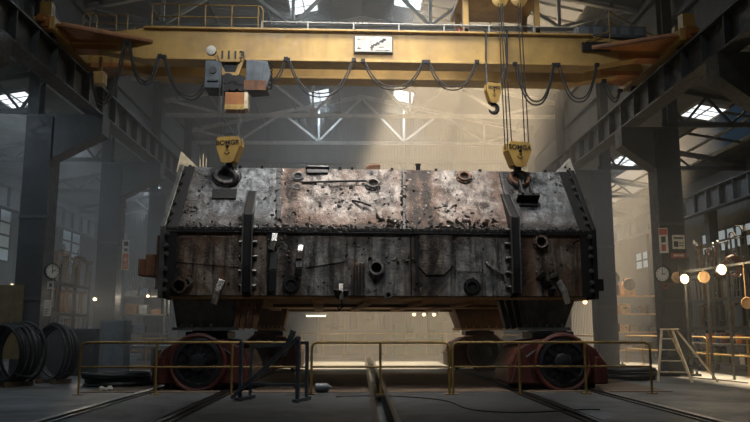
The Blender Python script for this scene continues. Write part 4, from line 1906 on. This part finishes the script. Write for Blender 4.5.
def sign(name, label, px0, py0, px1, py1, Y, rz, parts_, cat='sign', base='white'):
    a, b = at(px0, py0, Y), at(px1, py1, Y)
    w, h = (b.x - a.x) / max(.3, math.cos(rz)), a.z - b.z
    o = thing(name, label, cat, ((a.x + b.x) / 2, Y, (a.z + b.z) / 2), rz)
    m = MB()
    m.box((0, 0, 0), (w, .03, h))
    m.build('board', M[base], o)
    for (x0, z0, x1, z1, mt, nm) in parts_:
        m = MB()
        m.box(((x0 + x1) / 2 * w - w / 2, -.018, (z0 + z1) / 2 * h - h / 2), ((x1 - x0) * w, .008, (z1 - z0) * h))
        m.build(nm, M[mt], o)
    return o


lines = [(.15, .12 + .13 * k, .15 + .6 * (1 - .2 * (k % 2)), .16 + .13 * k, 'ink', 'print_line') for k in range(3)]
sign('safety_sign', 'tall red and white notice on the edge of the dark column above the clock', 659, 228, 668, 253, 24.55, R(-25),
     [(.05, .72, .95, .97, 'signred', 'red_band'), (.25, .42, .75, .66, 'letter', 'pictogram'), (.25, .08, .75, .34, 'signred', 'pictogram')])
sign('notice_board', 'grey printed poster on the face of the dark column beside the red notice', 672, 235, 685, 249, 24.55, 0,
     [(.1, .15, .45, .55, 'letter', 'picture_block'), (.5, .2, .9, .28, 'ink', 'print_line'), (.5, .38, .9, .46, 'ink', 'print_line'), (.1, .7, .9, .85, 'ink', 'print_line')])
sign('warning_strip', 'narrow red strip sign under the grey poster on the dark column', 671, 253, 686, 258, 24.55, 0,
     [(.15, .3, .85, .7, 'white', 'print_line')], base='signred')
sign('warning_sign', 'small red plate below the dark-rimmed clock', 663, 283, 668, 289, 24.55, R(-20), [(.25, .3, .75, .7, 'letter', 'print_line')], base='signred')
sign('warning_sign', 'small pale plate with a dark symbol directly beneath the white clock', 48, 281, 53, 289, 23.35, R(25), [(.3, .25, .7, .7, 'letter', 'pictogram')])
sign('notice_sheet', 'long pale sheet low on the column under the white clock', 45, 300, 50, 316, 23.35, R(25), lines)
sign('caution_sign', 'tall orange and white caution strip on the grey column beside the casing end', 123, 240, 128, 270, 30.3, R(20),
     [(.1, .02, .9, .55, 'orange', 'orange_band'), (.2, .80, .8, .95, 'letter', 'pictogram'), (.25, .62, .75, .72, 'ink', 'print_line'), (.3, .1, .7, .2, 'white', 'print_line'), (.3, .3, .7, .4, 'white', 'print_line')])
a = at(25, 300, 21.3)
m = MB()
m.box((0, 0, 0), (.98, .05, 2.2))
o = tag(m.build('column_guard', M['guard'], loc=(XL - .55, 23.3, 1.7)), 'dull yellow guard plate at the base of the column behind the coils', 'guard plate')

# ---------------------------------------------------------------- spot lamps by the tool rack


def bulkhead(label, px, py, Y, rad):
    q = at(px, py, Y)
    o = thing('work_lamp', label, 'lamp', q, R(12), 'round work lamps by the tool rack')
    m = MB()
    m.lathe((0, .0, 0), (0, -1, 0), [(-.14, rad * .4), (-.10, rad * .8), (0, rad), (.03, rad), (.03, rad * .93)], 24)
    m.build('reflector', M['steel'], o, smooth=True)
    m = MB()
    m.lathe((0, -.02, 0), (0, -1, 0), [(0, rad * .9), (.02, rad * .88), (.04, rad * .6)], 24)
    m.build('lens', M['lampwarm'], o, smooth=True)
    m = MB()
    m.tube([(0, .1, 0), (0, .2, .05), (0, .2, rad + .25)], .025, 6)
    m.build('bracket', M['black'], o)
    return q


LMP = []
LMP.append(bulkhead('round lit lamp close to the column edge, beside the clock', 684, 279, 22.5, .15))
LMP.append(bulkhead('round lit lamp farther from the column, before the red hose reel', 721, 269.5, 21.5, .16))
# lamp bar they hang from
a, b = at(683, 272, 22.8), at(752, 262, 21.4)
m = MB()
m.bar((0, 0, 0), b - a, .06)
o = thing('lamp_bar', 'horizontal steel bar carrying the round lamps before the tool rack', 'bar', a)
m.build('bar', M['steel'], o)
for t in (.04, .52, .97):
    q = a.lerp(b, t)
    m = MB()
    m.box(Vector((q.x - a.x, .04, -q.z / 2 + (q.z - a.z))), (.06, .06, q.z))
    m.build('post', M['steel'], o)

for px, py, r_ in ((677, 277.5, .15), (704, 277, .16), (747, 303, .15)):
    t = (px - 683) / 69
    q = a.lerp(b, t)
    v = at(px, py, q.y - .06) - a
    m = MB()
    m.cyl(v + Vector((0, .05, 0)), v, r_, seg=22)
    m.torus(v, (0, 1, 0), r_, .02, 24, 6)
    m.cyl(v + Vector((0, .05, r_)), Vector((v.x, q.y - a.y, q.z - a.z)), .015, seg=6)
    dl = m.build('dial', M['tan'], o)
    dl['label'] = 'dull tan round dial'

# ---------------------------------------------------------------- tool racks


def rack_frame(label, x, y0, y1, levels, depth, s, posts=4, cat='rack', mat='girder'):
    """rack along y; s=+1 faces +x"""
    o = thing('tool_rack', label, cat, (x, y0, 0), 0)
    L = y1 - y0
    top = max(levels) + .7
    for k in range(posts):
        for dx in (0, -s * depth):
            m = MB()
            m.box((dx, L * k / (posts - 1), top / 2), (.07, .07, top))
            m.build('post', M[mat], o)
    for z in levels:
        m = MB()
        m.box((-s * depth / 2, L / 2, z), (depth + .08, L + .1, .05))
        m.box((0, L / 2, z - .05), (.04, L + .1, .08))
        m.build('shelf', M[mat], o)
    m = MB()
    m.bar((-s * depth, 0, .3), (-s * depth, L, top - .2), .04)
    m.bar((-s * depth, L, .3), (-s * depth, 0, top - .2), .04)
    m.build('cross_brace', M[mat], o)
    return o


# prototypes of the tools, each one mesh, hanging down from z=0 (handle up) or standing
def tool_mesh(kind, rs):
    m = MB()
    if kind == 'wrench':
        L = .62
        m.bar((0, 0, 0), (0, 0, L), .05, .02, (0, 1, 0))
        m.torus((0, 0, L + .05), (1, 0, 0), .055, .02, 12, 6)
        m.bar((0, .03, -.02), (0, .06, -.12), .03)
        m.bar((0, -.03, -.02), (0, -.06, -.12), .03)
        return m, 'steel'
    if kind == 'hammer':
        L = .75
        m.cyl((0, 0, 0), (0, 0, L), .024, seg=8)
        m.box((0, 0, L), (.09, .28, .09))
        return m, 'wood'
    if kind == 'crowbar':
        m.tube([(0, 0, 0), (0, 0, .85), (0, .05, .95), (0, .14, .98), (0, .2, .92)], .02, 6)
        return m, 'black'
    if kind == 'tongs':
        m.tube([(0, -.06, 0), (0, -.04, .45), (0, .03, .58), (0, .05, .7)], .018, 6)
        m.tube([(0, .06, 0), (0, .04, .45), (0, -.03, .58), (0, -.05, .7)], .018, 6)
        m.cyl((-.03, 0, .52), (.03, 0, .52), .035, seg=8)
        return m, 'rust'
    if kind == 'screw_clamp':
        m.tube([(0, -.12, .18), (0, .12, .18), (0, .12, .68), (0, -.12, .68)], .025, 6)
        m.cyl((0, -.12, .0), (0, -.12, .48), .018, seg=8)
        m.cyl((0, -.2, .03), (0, -.04, .03), .014, seg=6)
        return m, 'steel'
    m.cyl((0, 0, 0), (0, 0, .9), .022, seg=8)
    m.cyl((0, 0, .9), (0, 0, 1.05), .05, .01, seg=8)
    m.cyl((0, 0, -.04), (0, 0, .2), .035, seg=8)
    return m, 'steel'


KINDS = ['wrench', 'hammer', 'crowbar', 'tongs', 'screw_clamp', 'steel_rod']
PHR = {'wrench': 'steel wrench', 'hammer': 'wooden-handled hammer', 'crowbar': 'black crowbar', 'tongs': 'rusty pair of tongs', 'screw_clamp': 'steel screw clamp', 'steel_rod': 'pointed grey steel rod'}
PROTO = {}


def place_tool(kind, loc, rz, tilt, label, group, sc=1.0):
    if kind not in PROTO:
        m, mt = tool_mesh(kind, random)
        o = m.build(kind, M[mt])
        PROTO[kind] = o
    else:
        o = PROTO[kind].copy()
        COL.objects.link(o)
    o.location = loc
    o.rotation_euler = (tilt, 0, rz)
    o.scale = (sc * 1.5, sc * 1.35, sc)
    tag(o, label, 'tool', group)
    return o


def fill_tools(x, y0, y1, rows, s, where, seed):
    rs = random.Random(seed)
    HT = {'wrench': .69, 'hammer': .82, 'crowbar': 1.0, 'tongs': .72, 'screw_clamp': .72, 'steel_rod': 1.07}
    zs = sorted(r_[0] for r_ in rows)
    for z, rowname, n_ in rows:
        up = [q for q in zs if q > z]
        gap = (up[0] - z if up else 9)
        for k in range(n_):
            kind = rs.choice(KINDS)
            y = y0 + (y1 - y0) * (k + .5) / n_ + rs.uniform(-.06, .06)
            place_tool(kind, (x - s * rs.uniform(.05, .3), y, z + .06), rs.uniform(-.3, .3), rs.uniform(-.12, .12),
                       '%s standing %s %s' % (PHR[kind], rowname, where), '%ss %s %s' % (kind.replace('_', ' '), rowname, where), min(rs.uniform(1.05, 1.5), (gap - .22) / HT[kind]))


# coil side: rack facing the hall, along the aisle edge
rack_frame('dim steel tool rack crowded with tools between the two columns on the coil side', -11.0, 26.7, 31.2, (1.2, 2.05, 3.15), .6, 1, 4, 'rack', 'black')
fill_tools(-11.0, 26.9, 31.0, ((3.15, 'on the top shelf', 26), (2.05, 'on the middle shelf', 26), (1.2, 'on the bottom shelf', 16)), 1, 'of the coil-side rack', 21)
# far side: rack behind the railing
rack_frame('tall steel rack crowded with hanging tools behind the sunlit railing', 13.4, 22.5, 31.0, (1.55, 2.6, 3.7), .6, -1, 5)
fill_tools(13.4, 22.8, 30.8, ((3.7, 'on the top tier', 32), (2.6, 'on the middle tier', 34), (1.55, 'on the lower tier', 28)), -1, 'of the rack behind the sunlit railing', 33)

# hose reel in front of the rack
q = at(730, 266, 23.1)
o = thing('hose_reel', 'red hose coil hanging on the tool rack above the farther lit lamp', 'hose', q, R(20))
m = MB()
for k in range(7):
    m.torus((random.uniform(-.03, .03), -.03 * k, random.uniform(-.03, .03)), (random.uniform(-.1, .1), 1, random.uniform(-.1, .1)), .26 + .012 * k, .018, 28, 6)
m.build('hose_turns', M['red'], o, smooth=True)
m = MB()
m.tube([(0, .15, .3), (0, -.2, .3), (0, -.22, .36)], .025, 6)
m.build('hook', M['black'], o)

# workbench before the rack with paint tins and boxes
wbn = thing('workbench', 'long steel workbench below the tool rack, loaded with tins', 'workbench', (12.75, 23.0, 0), 0)
m = MB()
m.box((0, 4, .95), (.8, 8.2, .08))
m.build('worktop', M['girder'], wbn, .01)
for y in (.1, 2.7, 5.3, 7.9):
    for x in (-.34, .34):
        m = MB()
        m.box((x, y, .46), (.08, .08, .92))
        m.build('leg', M['girder'], wbn)
m = MB()
m.box((0, 4, .3), (.7, 8, .05))
m.build('lower_shelf', M['girder'], wbn)
rs = random.Random(9)
TIN = {}
CN = {'red': 'red', 'blue': 'blue', 'green': 'green', 'white': 'white', 'orange': 'orange', 'grey': 'grey', 'black': 'black'}


def tin(loc, mt, label, group, sc=1.0):
    if mt not in TIN:
        o = thing('paint_tin', label, 'tin', loc, 0, group)
        m = MB()
        m.lathe((0, 0, 0), (0, 0, 1), [(0, .11), (.01, .12), (.26, .12), (.28, .115)], 16)
        m.build('body', M[mt], o, smooth=True)
        m = MB()
        m.lathe((0, 0, .27), (0, 0, 1), [(0, .122), (.025, .122), (.025, .10), (.012, .095)], 16)
        m.build('lid', M['steel'], o)
        TIN[mt] = o
    else:
        o = dup(TIN[mt], loc, rs.uniform(0, 6), label, group)
    o.scale = (sc, sc, sc)
    return o


for k in range(26):
    mt = rs.choice(list(CN))
    tin((12.75 + rs.uniform(-.26, .2), 23.2 + k * .3, .993), mt, '%s paint tin on the workbench below the tool rack' % CN[mt], '%s tins on the workbench' % CN[mt], rs.uniform(.8, 1.3))
for k in range(18):
    mt = rs.choice(list(CN))
    tin((12.75 + rs.uniform(-.08, .08), 23.5 + k * .41, .325), mt, '%s paint tin on the lower shelf of the workbench' % CN[mt], '%s tins on the lower shelf' % CN[mt], rs.uniform(.9, 1.5))

# ---------------------------------------------------------------- shelving units facing the camera


def shelving(label, x0, x1, y, levels, dep=.7, mat='tan', top=None):
    o = thing('shelving_unit', label, 'shelving', ((x0 + x1) / 2, y, 0), 0)
    W = x1 - x0
    tp = top or max(levels) + .05
    for dx in (-W / 2, W / 2):
        for dy in (0, dep):
            m = MB()
            m.box((dx, dy, tp / 2), (.07, .07, tp))
            m.build('post', M[mat], o)
    for z in levels:
        m = MB()
        m.box((0, dep / 2, z), (W, dep, .06))
        m.build('shelf', M[mat], o)
    return o


BX = {}


def carton(loc, s, mt, label, group):
    if mt not in BX:
        o = thing('storage_box', label, 'box', loc, 0, group)
        m = MB()
        m.box((0, 0, .5), (1, 1, 1))
        m.build('body', M[mt], o, .02)
        m = MB()
        m.box((0, 0, .97), (1.06, 1.06, .1))
        m.build('lid', M[mt], o, .01)
        m = MB()
        m.box((0, -.51, .55), (.4, .04, .12))
        m.build('handle', M['black'], o)
        BX[mt] = o
    else:
        o = dup(BX[mt], loc, rs.uniform(-.1, .1), label, group)
    o.scale = s
    return o


def load(x0, x1, y, levels, dep, where, n_, names):
    cn = {'wood': 'wooden', 'grey': 'grey', 'rust': 'rusty', 'tan': 'tan', 'darkbox': 'dark', 'white': 'white', 'blue': 'blue', 'signred': 'red'}
    for li, z in enumerate(levels):
        x = x0 + .2
        for k in range(n_):
            w = rs.uniform(.25, .5)
            if x + w > x1 - .05:
                break
            mt = rs.choice(names)
            h = rs.uniform(.2, .5)
            carton((x + w / 2, y + dep / 2 + rs.uniform(-.1, .05), z + .034), (w, rs.uniform(.3, .45), h), mt, '%s box on the %s of %s' % (cn[mt], ('lowest shelf', 'second shelf', 'third shelf', 'top shelf')[min(li, 3)], where), '%s boxes on %s' % (cn[mt], where) + str(li))
            x += w + rs.uniform(.03, .2)


a, b = at(607, 330, 36.0), at(664, 330, 36.0)
LV = (.5, 1.35, 2.2, 3.05)
shelving('warm-lit open shelving unit standing between the casing end and the clock column', a.x, b.x, 36.0, LV)
load(a.x, b.x, 36.0, LV[:3], .7, 'the shelving by the clock column', 6, ['wood', 'grey', 'rust', 'tan', 'darkbox'])
a, b = at(118, 330, 33.5), at(164, 330, 33.5)
LV2 = (.5, 1.3, 2.1, 2.9)
shelving('dim open shelving unit behind the caution-strip column', a.x, b.x, 33.5, LV2, mat='steel')
load(a.x, b.x, 33.5, LV2, .7, 'the shelving behind the caution column', 6, ['grey', 'darkbox', 'rust', 'blue', 'wood'])
# tall rods leaning on the dim shelving
for k in range(9):
    x = a.x + .1 + k * .2
    m = MB()
    m.cyl((0, 0, 0), (.12, .3, 1.0 + .07 * (k % 4)), .02, seg=6)
    tag(m.build('steel_bar', M['steel'], loc=(x, 33.75, 2.93)), 'thin steel bar standing upright on top of the dim shelving', 'bar', 'bars on the dim shelving')
# pieces on the warm shelving's top: machinery
a, b = at(607, 330, 36.2), at(664, 330, 36.2)
for k, (t, hh, mt, lab) in enumerate(((.15, 1.1, 'rust', 'bulky rusty gearbox on top of the warm-lit shelving'), (.42, .8, 'tan', 'tan pump body on top of the warm-lit shelving'))):
    x = a.x + (b.x - a.x) * t
    o = thing('machine_part', lab, 'machine part', (x, 36.35, 3.08))
    m = MB()
    m.box((0, 0, .25), (.5, .5, .5))
    m.cyl((0, -.2, hh - .3), (0, .3, hh - .3), .22, seg=16)
    m.box((0, 0, hh / 2), (.25, .3, hh))
    m.build('body', M[mt], o, .02)
    m = MB()
    m.cyl((0, -.3, hh - .3), (0, -.2, hh - .3), .28, seg=16)
    for q in range(3):
        m.cyl((-.2 + q * .2, -.1, .5), (-.2 + q * .2, -.1, hh), .03, seg=6)
    m.build('flange', M['steel'], o)

# ---------------------------------------------------------------- stepladder
p = at(686, 376, 21.9)
sl = thing('stepladder', 'open aluminium stepladder standing on the sunlit floor by the railing', 'stepladder', (p.x, p.y, 0), 0)
HL = 1.45
FT = [((-.78, .05, 0), (-.50, .30, HL)), ((.02, -.35, 0), (-.24, .18, HL))]
BK = [((.42, .62, 0), (-.30, .36, HL)), ((.86, -.1, 0), (-.10, .22, HL))]
for a, b in FT + BK:
    m = MB()
    m.bar(a, b, .055, .055)
    m.build('leg', M['cream'], sl)
for k in range(4):
    t = (k + .9) / 4.7
    a, b = Vector(FT[0][0]).lerp(Vector(FT[0][1]), t), Vector(FT[1][0]).lerp(Vector(FT[1][1]), t)
    m = MB()
    m.bar(a, b, .12, .03)
    m.build('step', M['cream'], sl)
m = MB()
m.bar(Vector(FT[0][1]) + Vector((-.02, .02, .02)), Vector(BK[1][1]) + Vector((.05, 0, .02)), .28, .05)
m.build('top_cap', M['cream'], sl, .01)
for t, A, B in ((.45, FT[0], BK[0]), (.45, FT[1], BK[1]), (.3, BK[0], BK[1])):
    m = MB()
    m.bar(Vector(A[0]).lerp(Vector(A[1]), t), Vector(B[0]).lerp(Vector(B[1]), t), .03)
    m.build('spreader', M['steel'], sl)

# ---------------------------------------------------------------- benches, cabinets and machines


def cabinet(label, x, y, w, dp, h, mat, ndoor, rz=0, group=None):
    o = thing('cabinet', label, 'cabinet', (x, y, 0), rz, group)
    m = MB()
    m.box((0, 0, h / 2 + .04), (w, dp, h - .08))
    m.box((0, .03, .04), (w - .1, dp - .1, .08))
    m.build('body', M[mat], o, .015)
    for k in range(ndoor):
        dx = -w / 2 + w * (k + .5) / ndoor
        m = MB()
        m.box((dx, -dp / 2 - .01, h / 2 + .05), (w / ndoor - .04, .03, h - .2))
        dr = m.build('door', M[mat], o, .008)
        m = MB()
        m.box((dx + w / ndoor * .35, -dp / 2 - .04, h * .55), (.03, .03, .16))
        m.build('handle', M['steel'], dr)
    return o


q = at(72, 330, 24.2)
cabinet('grey steel cabinet low beneath the coil-side tool rack', q.x - .3, 25.4, 1.5, .7, 1.5, 'darkbox', 2)
q = at(92, 330, 24.6)
cabinet('pale battered cabinet standing against the dark grey one', q.x + .5, 25.4, .8, .7, 1.75, 'grey', 1)
q = fl(85, 372)
cabinet('small pale bin cupboard on the floor beside the workbench', q.x + .05, q.y, .6, .5, .72, 'tan', 1)
q = fl(65, 374)
o = thing('crate', 'dark open crate on the floor close to the slimmer coil', 'crate', (q.x - .15, q.y + .3, 0), R(6))
m = MB()
for s in (-1, 1):
    m.box((s * .55, 0, .35), (.06, .8, .62))
    m.box((0, s * .4, .35), (1.1, .06, .62))
m.box((0, 0, .06), (1.1, .8, .06))
m.build('sides', M['darkbox'], o)
m = MB()
for s in (-1, 1):
    for z in (.2, .5):
        m.box((0, s * .45, z), (1.2, .05, .12))
m.build('batten', M['black'], o)
wb2 = thing('workbench', 'low plain bench with a pale top in front of the caution-strip column', 'workbench', (at(128, 340, 27.0).x + .9, 27.2, 0))
m = MB()
m.box((0, 0, .88), (3.3, .8, .08))
m.build('worktop', M['grey'], wb2, .01)
for sx in (-1.5, 0, 1.5):
    for sy in (-.3, .3):
        m = MB()
        m.box((sx, sy, .42), (.09, .09, .84))
        m.build('leg', M['darkbox'], wb2)
m = MB()
m.box((.6, .1, .42), (1.3, .5, .7))
m.build('drawer_box', M['darkbox'], wb2, .02)
q = fl(150, 374)
m = MB()
m.box((0, 0, .06), (3.4, .5, .10))
m.box((0, .1, .14), (3.0, .3, .05))
tag(m.build('timber_pile', M['wood'], loc=(fl(120, 368).x + 1.6, fl(120, 368).y - 1.3, 0)), 'pale plank lying on the floor behind the coil-end railing', 'plank')


def machine(label, x, y, w, h, mat, kind):
    o = thing('machine_tool', label, 'machine', (x, y, 0), 0, 'machines along the back wall')
    m = MB()
    m.box((0, 0, h * .2), (w, 1.0, h * .4))
    m.box((0, .05, h * .42), (w * 1.05, 1.1, h * .06))
    m.build('bed', M[mat], o, .03)
    m = MB()
    if kind == 0:      # pillar drill
        m.cyl((0, .2, h * .4), (0, .2, h), .22, seg=16)
        m.box((0, -.1, h * .9), (.6, 1.1, .5))
        m.cyl((0, -.45, h * .55), (0, -.45, h * .8), .1, seg=12)
        m.box((0, -.2, h * .52), (1.0, .8, .1))
    elif kind == 1:    # lathe
        m.box((-w * .36, 0, h * .62), (w * .28, .9, h * .4))
        m.cyl((-w * .2, 0, h * .66), (-w * .05, 0, h * .66), .28, seg=18)
        m.box((w * .36, 0, h * .55), (w * .16, .5, h * .28))
        m.box((w * .1, -.1, h * .5), (w * .16, .8, h * .14))
    else:              # press frame
        for s in (-1, 1):
            m.box((s * w * .4, 0, h * .7), (w * .16, .8, h * .6))
        m.box((0, 0, h * .95), (w, .9, h * .14))
        m.cyl((0, 0, h * .62), (0, 0, h * .9), .2, seg=14)
    m.build('head', M[mat], o, .03)
    m = MB()
    m.box((w * .3, -.56, h * .3), (.4, .08, .3))
    m.cyl((-w * .25, -.65, h * .32), (-w * .25, -.5, h * .32), .22, seg=16)
    m.build('control_panel', M['black'], o)
    return o


machine('hazy pillar drill below the casing, first past the lit tube', -1.6, 46.5, 1.6, 3.2, 'darkbox', 0)
machine('hazy press frame under the middle of the casing, before the back wall', .6, 47.5, 2.6, 3.3, 'darkbox', 2)
machine('hazy lathe before the back wall just beyond the floor slot', 3.2, 45, 2.6, 2.2, 'green', 1)
machine('hazy lathe near the three glowing bulbs before the back wall', 6.2, 47.5, 2.4, 2.4, 'black', 1)
machine('dim pillar drill at the back wall behind the coil-side bogies', -5.4, 46.5, 1.6, 3.1, 'darkbox', 0)
for k, (x, w, h, mt, lab) in enumerate(((-3.4, 1.4, 2.5, 'blue', 'bluish steel locker against the back wall beside the lit tube'), (2.0, 1.6, 2.6, 'darkbox', 'tall dark locker against the back wall behind the press'), (4.9, 1.2, 2.9, 'green', 'greenish locker against the back wall among the lathes'), (8.2, 1.6, 2.6, 'tan', 'dusty tan locker at the back wall past the three bulbs'), (-7.4, 1.5, 2.6, 'grey', 'grey locker at the back wall far behind the coils'))):
    cabinet(lab, x, 49.0, w, .8, h, mt, 2)
# tube light and bulbs at the back
q0, q1 = at(307, 316, 46), at(325, 316, 46)
o = thing('tube_light', 'bright fluorescent tube light hanging far back below the casing', 'lamp', (q0 + q1) / 2)
m = MB()
m.box((0, 0, .1), (1.3, .2, .1))
m.build('housing', M['white'], o)
m = MB()
m.cyl((-.58, 0, 0), (.58, 0, 0), .05, seg=10)
m.build('tube', M['tube'], o)
m = MB()
for s in (-.5, .5):
    m.cyl((s, 0, .12), (s, 0, 1.8), .012, seg=5)
m.build('suspension_wire', M['black'], o)
for k, (px, py) in enumerate(((414, 314.5), (424, 314.5), (434, 314.5), (585, 302), (148, 296), (12, 285), (95, 299))):
    Y = (44, 44, 44, 36, 33.0, 30, 27.5)[k]
    q = at(px, py, Y)
    o = thing('bulb_lamp', ('small glowing bulb below the casing, first of three in a row from the floor slot', 'small glowing bulb below the casing, middle of three in a row', 'small glowing bulb below the casing, last of three in a row from the floor slot', 'small glowing bulb just past the lower corner of the casing', 'small glowing bulb over the dim shelving behind the caution column', 'small glowing bulb beside the guard plate on the column', 'small glowing bulb between tool rack and caution-strip column')[k], 'lamp', q, 0, 'small bulbs deep in the hall')
    m = MB()
    m.lathe((0, 0, -.1), (0, 0, 1), [(0, .03), (.04, .09), (.10, .11), (.17, .07), (.2, .04)], 14)
    m.build('bulb', M['lampwarm' if k < 4 else 'dimbulb'], o, smooth=True)
    if k > 3:
        o.scale = (.6, .6, .6)
    m = MB()
    m.lathe((0, 0, .08), (0, 0, 1), [(0, .2), (.08, .08), (.16, .05)], 14)
    m.cyl((0, 0, .2), (0, 0, 1.6), .012, seg=5)
    m.build('lamp_shade', M['steel'], o)

# ================================================================ LIGHT AND AIR
W = bpy.data.worlds.new('world')
S.world = W
W.use_nodes = True
W.node_tree.nodes['Background'].inputs[0].default_value = (.36, .62, .92, 1)
W.node_tree.nodes['Background'].inputs[1].default_value = .035


def area(name, loc, target, sx, sy, power, col, spread=180):
    d = bpy.data.lights.new(name, 'AREA')
    d.shape = 'RECTANGLE'
    d.size, d.size_y = sx, sy
    d.energy = power
    d.color = col
    d.spread = R(spread)
    o = bpy.data.objects.new(name, d)
    COL.objects.link(o)
    o.location = loc
    o.rotation_euler = (Vector(target) - Vector(loc)).to_track_quat('-Z', 'Y').to_euler()
    return o


sd = bpy.data.lights.new('sun', 'SUN')
sd.energy = 48
sd.angle = R(7)
sd.color = (1, .76, .47)
so = bpy.data.objects.new('sun', sd)
COL.objects.link(so)
so.location = (20, 40, 40)
so.rotation_euler = Vector((-.30, -.20, -.93)).to_track_quat('-Z', 'Y').to_euler()

COOL = (.70, .86, 1.0)
WARM = (1.0, .78, .50)
# daylight through the roof skylights; the unseen front pair is added fill
for (x, y, z) in SKY:
    if y < 12:
        area('skylight_or_added_fill', (x, y, z - .1), (x * .8, y + 10, 7), 1.2, 2.1, 190, (.92, .96, 1.0), 75)
    else:
        area('skylight_or_added_fill', (x, y, z - .1), (x, y, 0), 1.2, 2.1, 170 if y > 28 else 40, COOL)
for (x, y) in ASKY:
    area('skylight_or_added_fill', (x, y, aisle_z(x) - .35), (x, y, 0), 1.0, 1.4, 120 if x < 0 else 110, COOL)
# added key light above the casing, unseen, with no skylight behind it
area('skylight_or_added_fill', (.9, 17.6, 15.4), (.7, 20.6, 5), 5, 2.2, 460, (1.0, .96, .90), 70)
# warm fill lamp added below the roof opening to light the haze
area('added_warm_fill', (5.6, 35.5, 14.6), (4.5, 34, 0), 6, 11, 260, WARM)
# bulbs deep in the coil-side aisle
for (px, py, Y, e) in ((95, 299, 27.5, 70), (12, 285, 30, 25), (148, 296, 33.0, 40)):
    d = bpy.data.lights.new('bulb_light', 'POINT')
    d.energy = e
    d.color = (1, .86, .66)
    d.shadow_soft_size = .12
    o = bpy.data.objects.new('bulb_light', d)
    COL.objects.link(o)
    o.location = at(px, py, Y) + Vector((0, -.3, -.12))
# round lamps
for q in LMP:
    d = bpy.data.lights.new('work_lamp_light', 'POINT')
    d.energy = 60
    d.color = (1, .8, .5)
    d.shadow_soft_size = .15
    o = bpy.data.objects.new('work_lamp_light', d)
    COL.objects.link(o)
    o.location = q + Vector((0, -.35, 0))

hz = bpy.data.materials.new('dusty_air')
hz.use_nodes = True
nt = hz.node_tree
nt.nodes.remove(nt.nodes['Principled BSDF'])
vs = nt.nodes.new('ShaderNodeVolumeScatter')
vs.inputs['Color'].default_value = (.96, .95, .93, 1)
vs.inputs['Density'].default_value = .012
vs.inputs['Anisotropy'].default_value = .25
nt.links.new(vs.outputs[0], nt.nodes['Material Output'].inputs['Volume'])
m = MB()
m.prism([(-16.4, 19.6), (10.6, 19.6), (10.6, 33.2), (16.4, 33.2), (16.4, 49.9), (-16.4, 49.9)], lambda a, b, dd: Vector((a, b, dd)), .02, 16.35)
tag(m.build('haze', hz), 'thin dusty haze filling the far half of the hall, glowing in the sunlight', 'haze', kind='stuff')

S.view_settings.view_transform = 'Standard'
S.view_settings.look = 'None'
S.view_settings.exposure = 0.0
S.view_settings.gamma = 1
S.view_settings.use_curve_mapping = False
S.cycles.use_denoising = True
S.cycles.max_bounces = 6
S.cycles.volume_bounces = 1
S.cycles.sample_clamp_indirect = 4
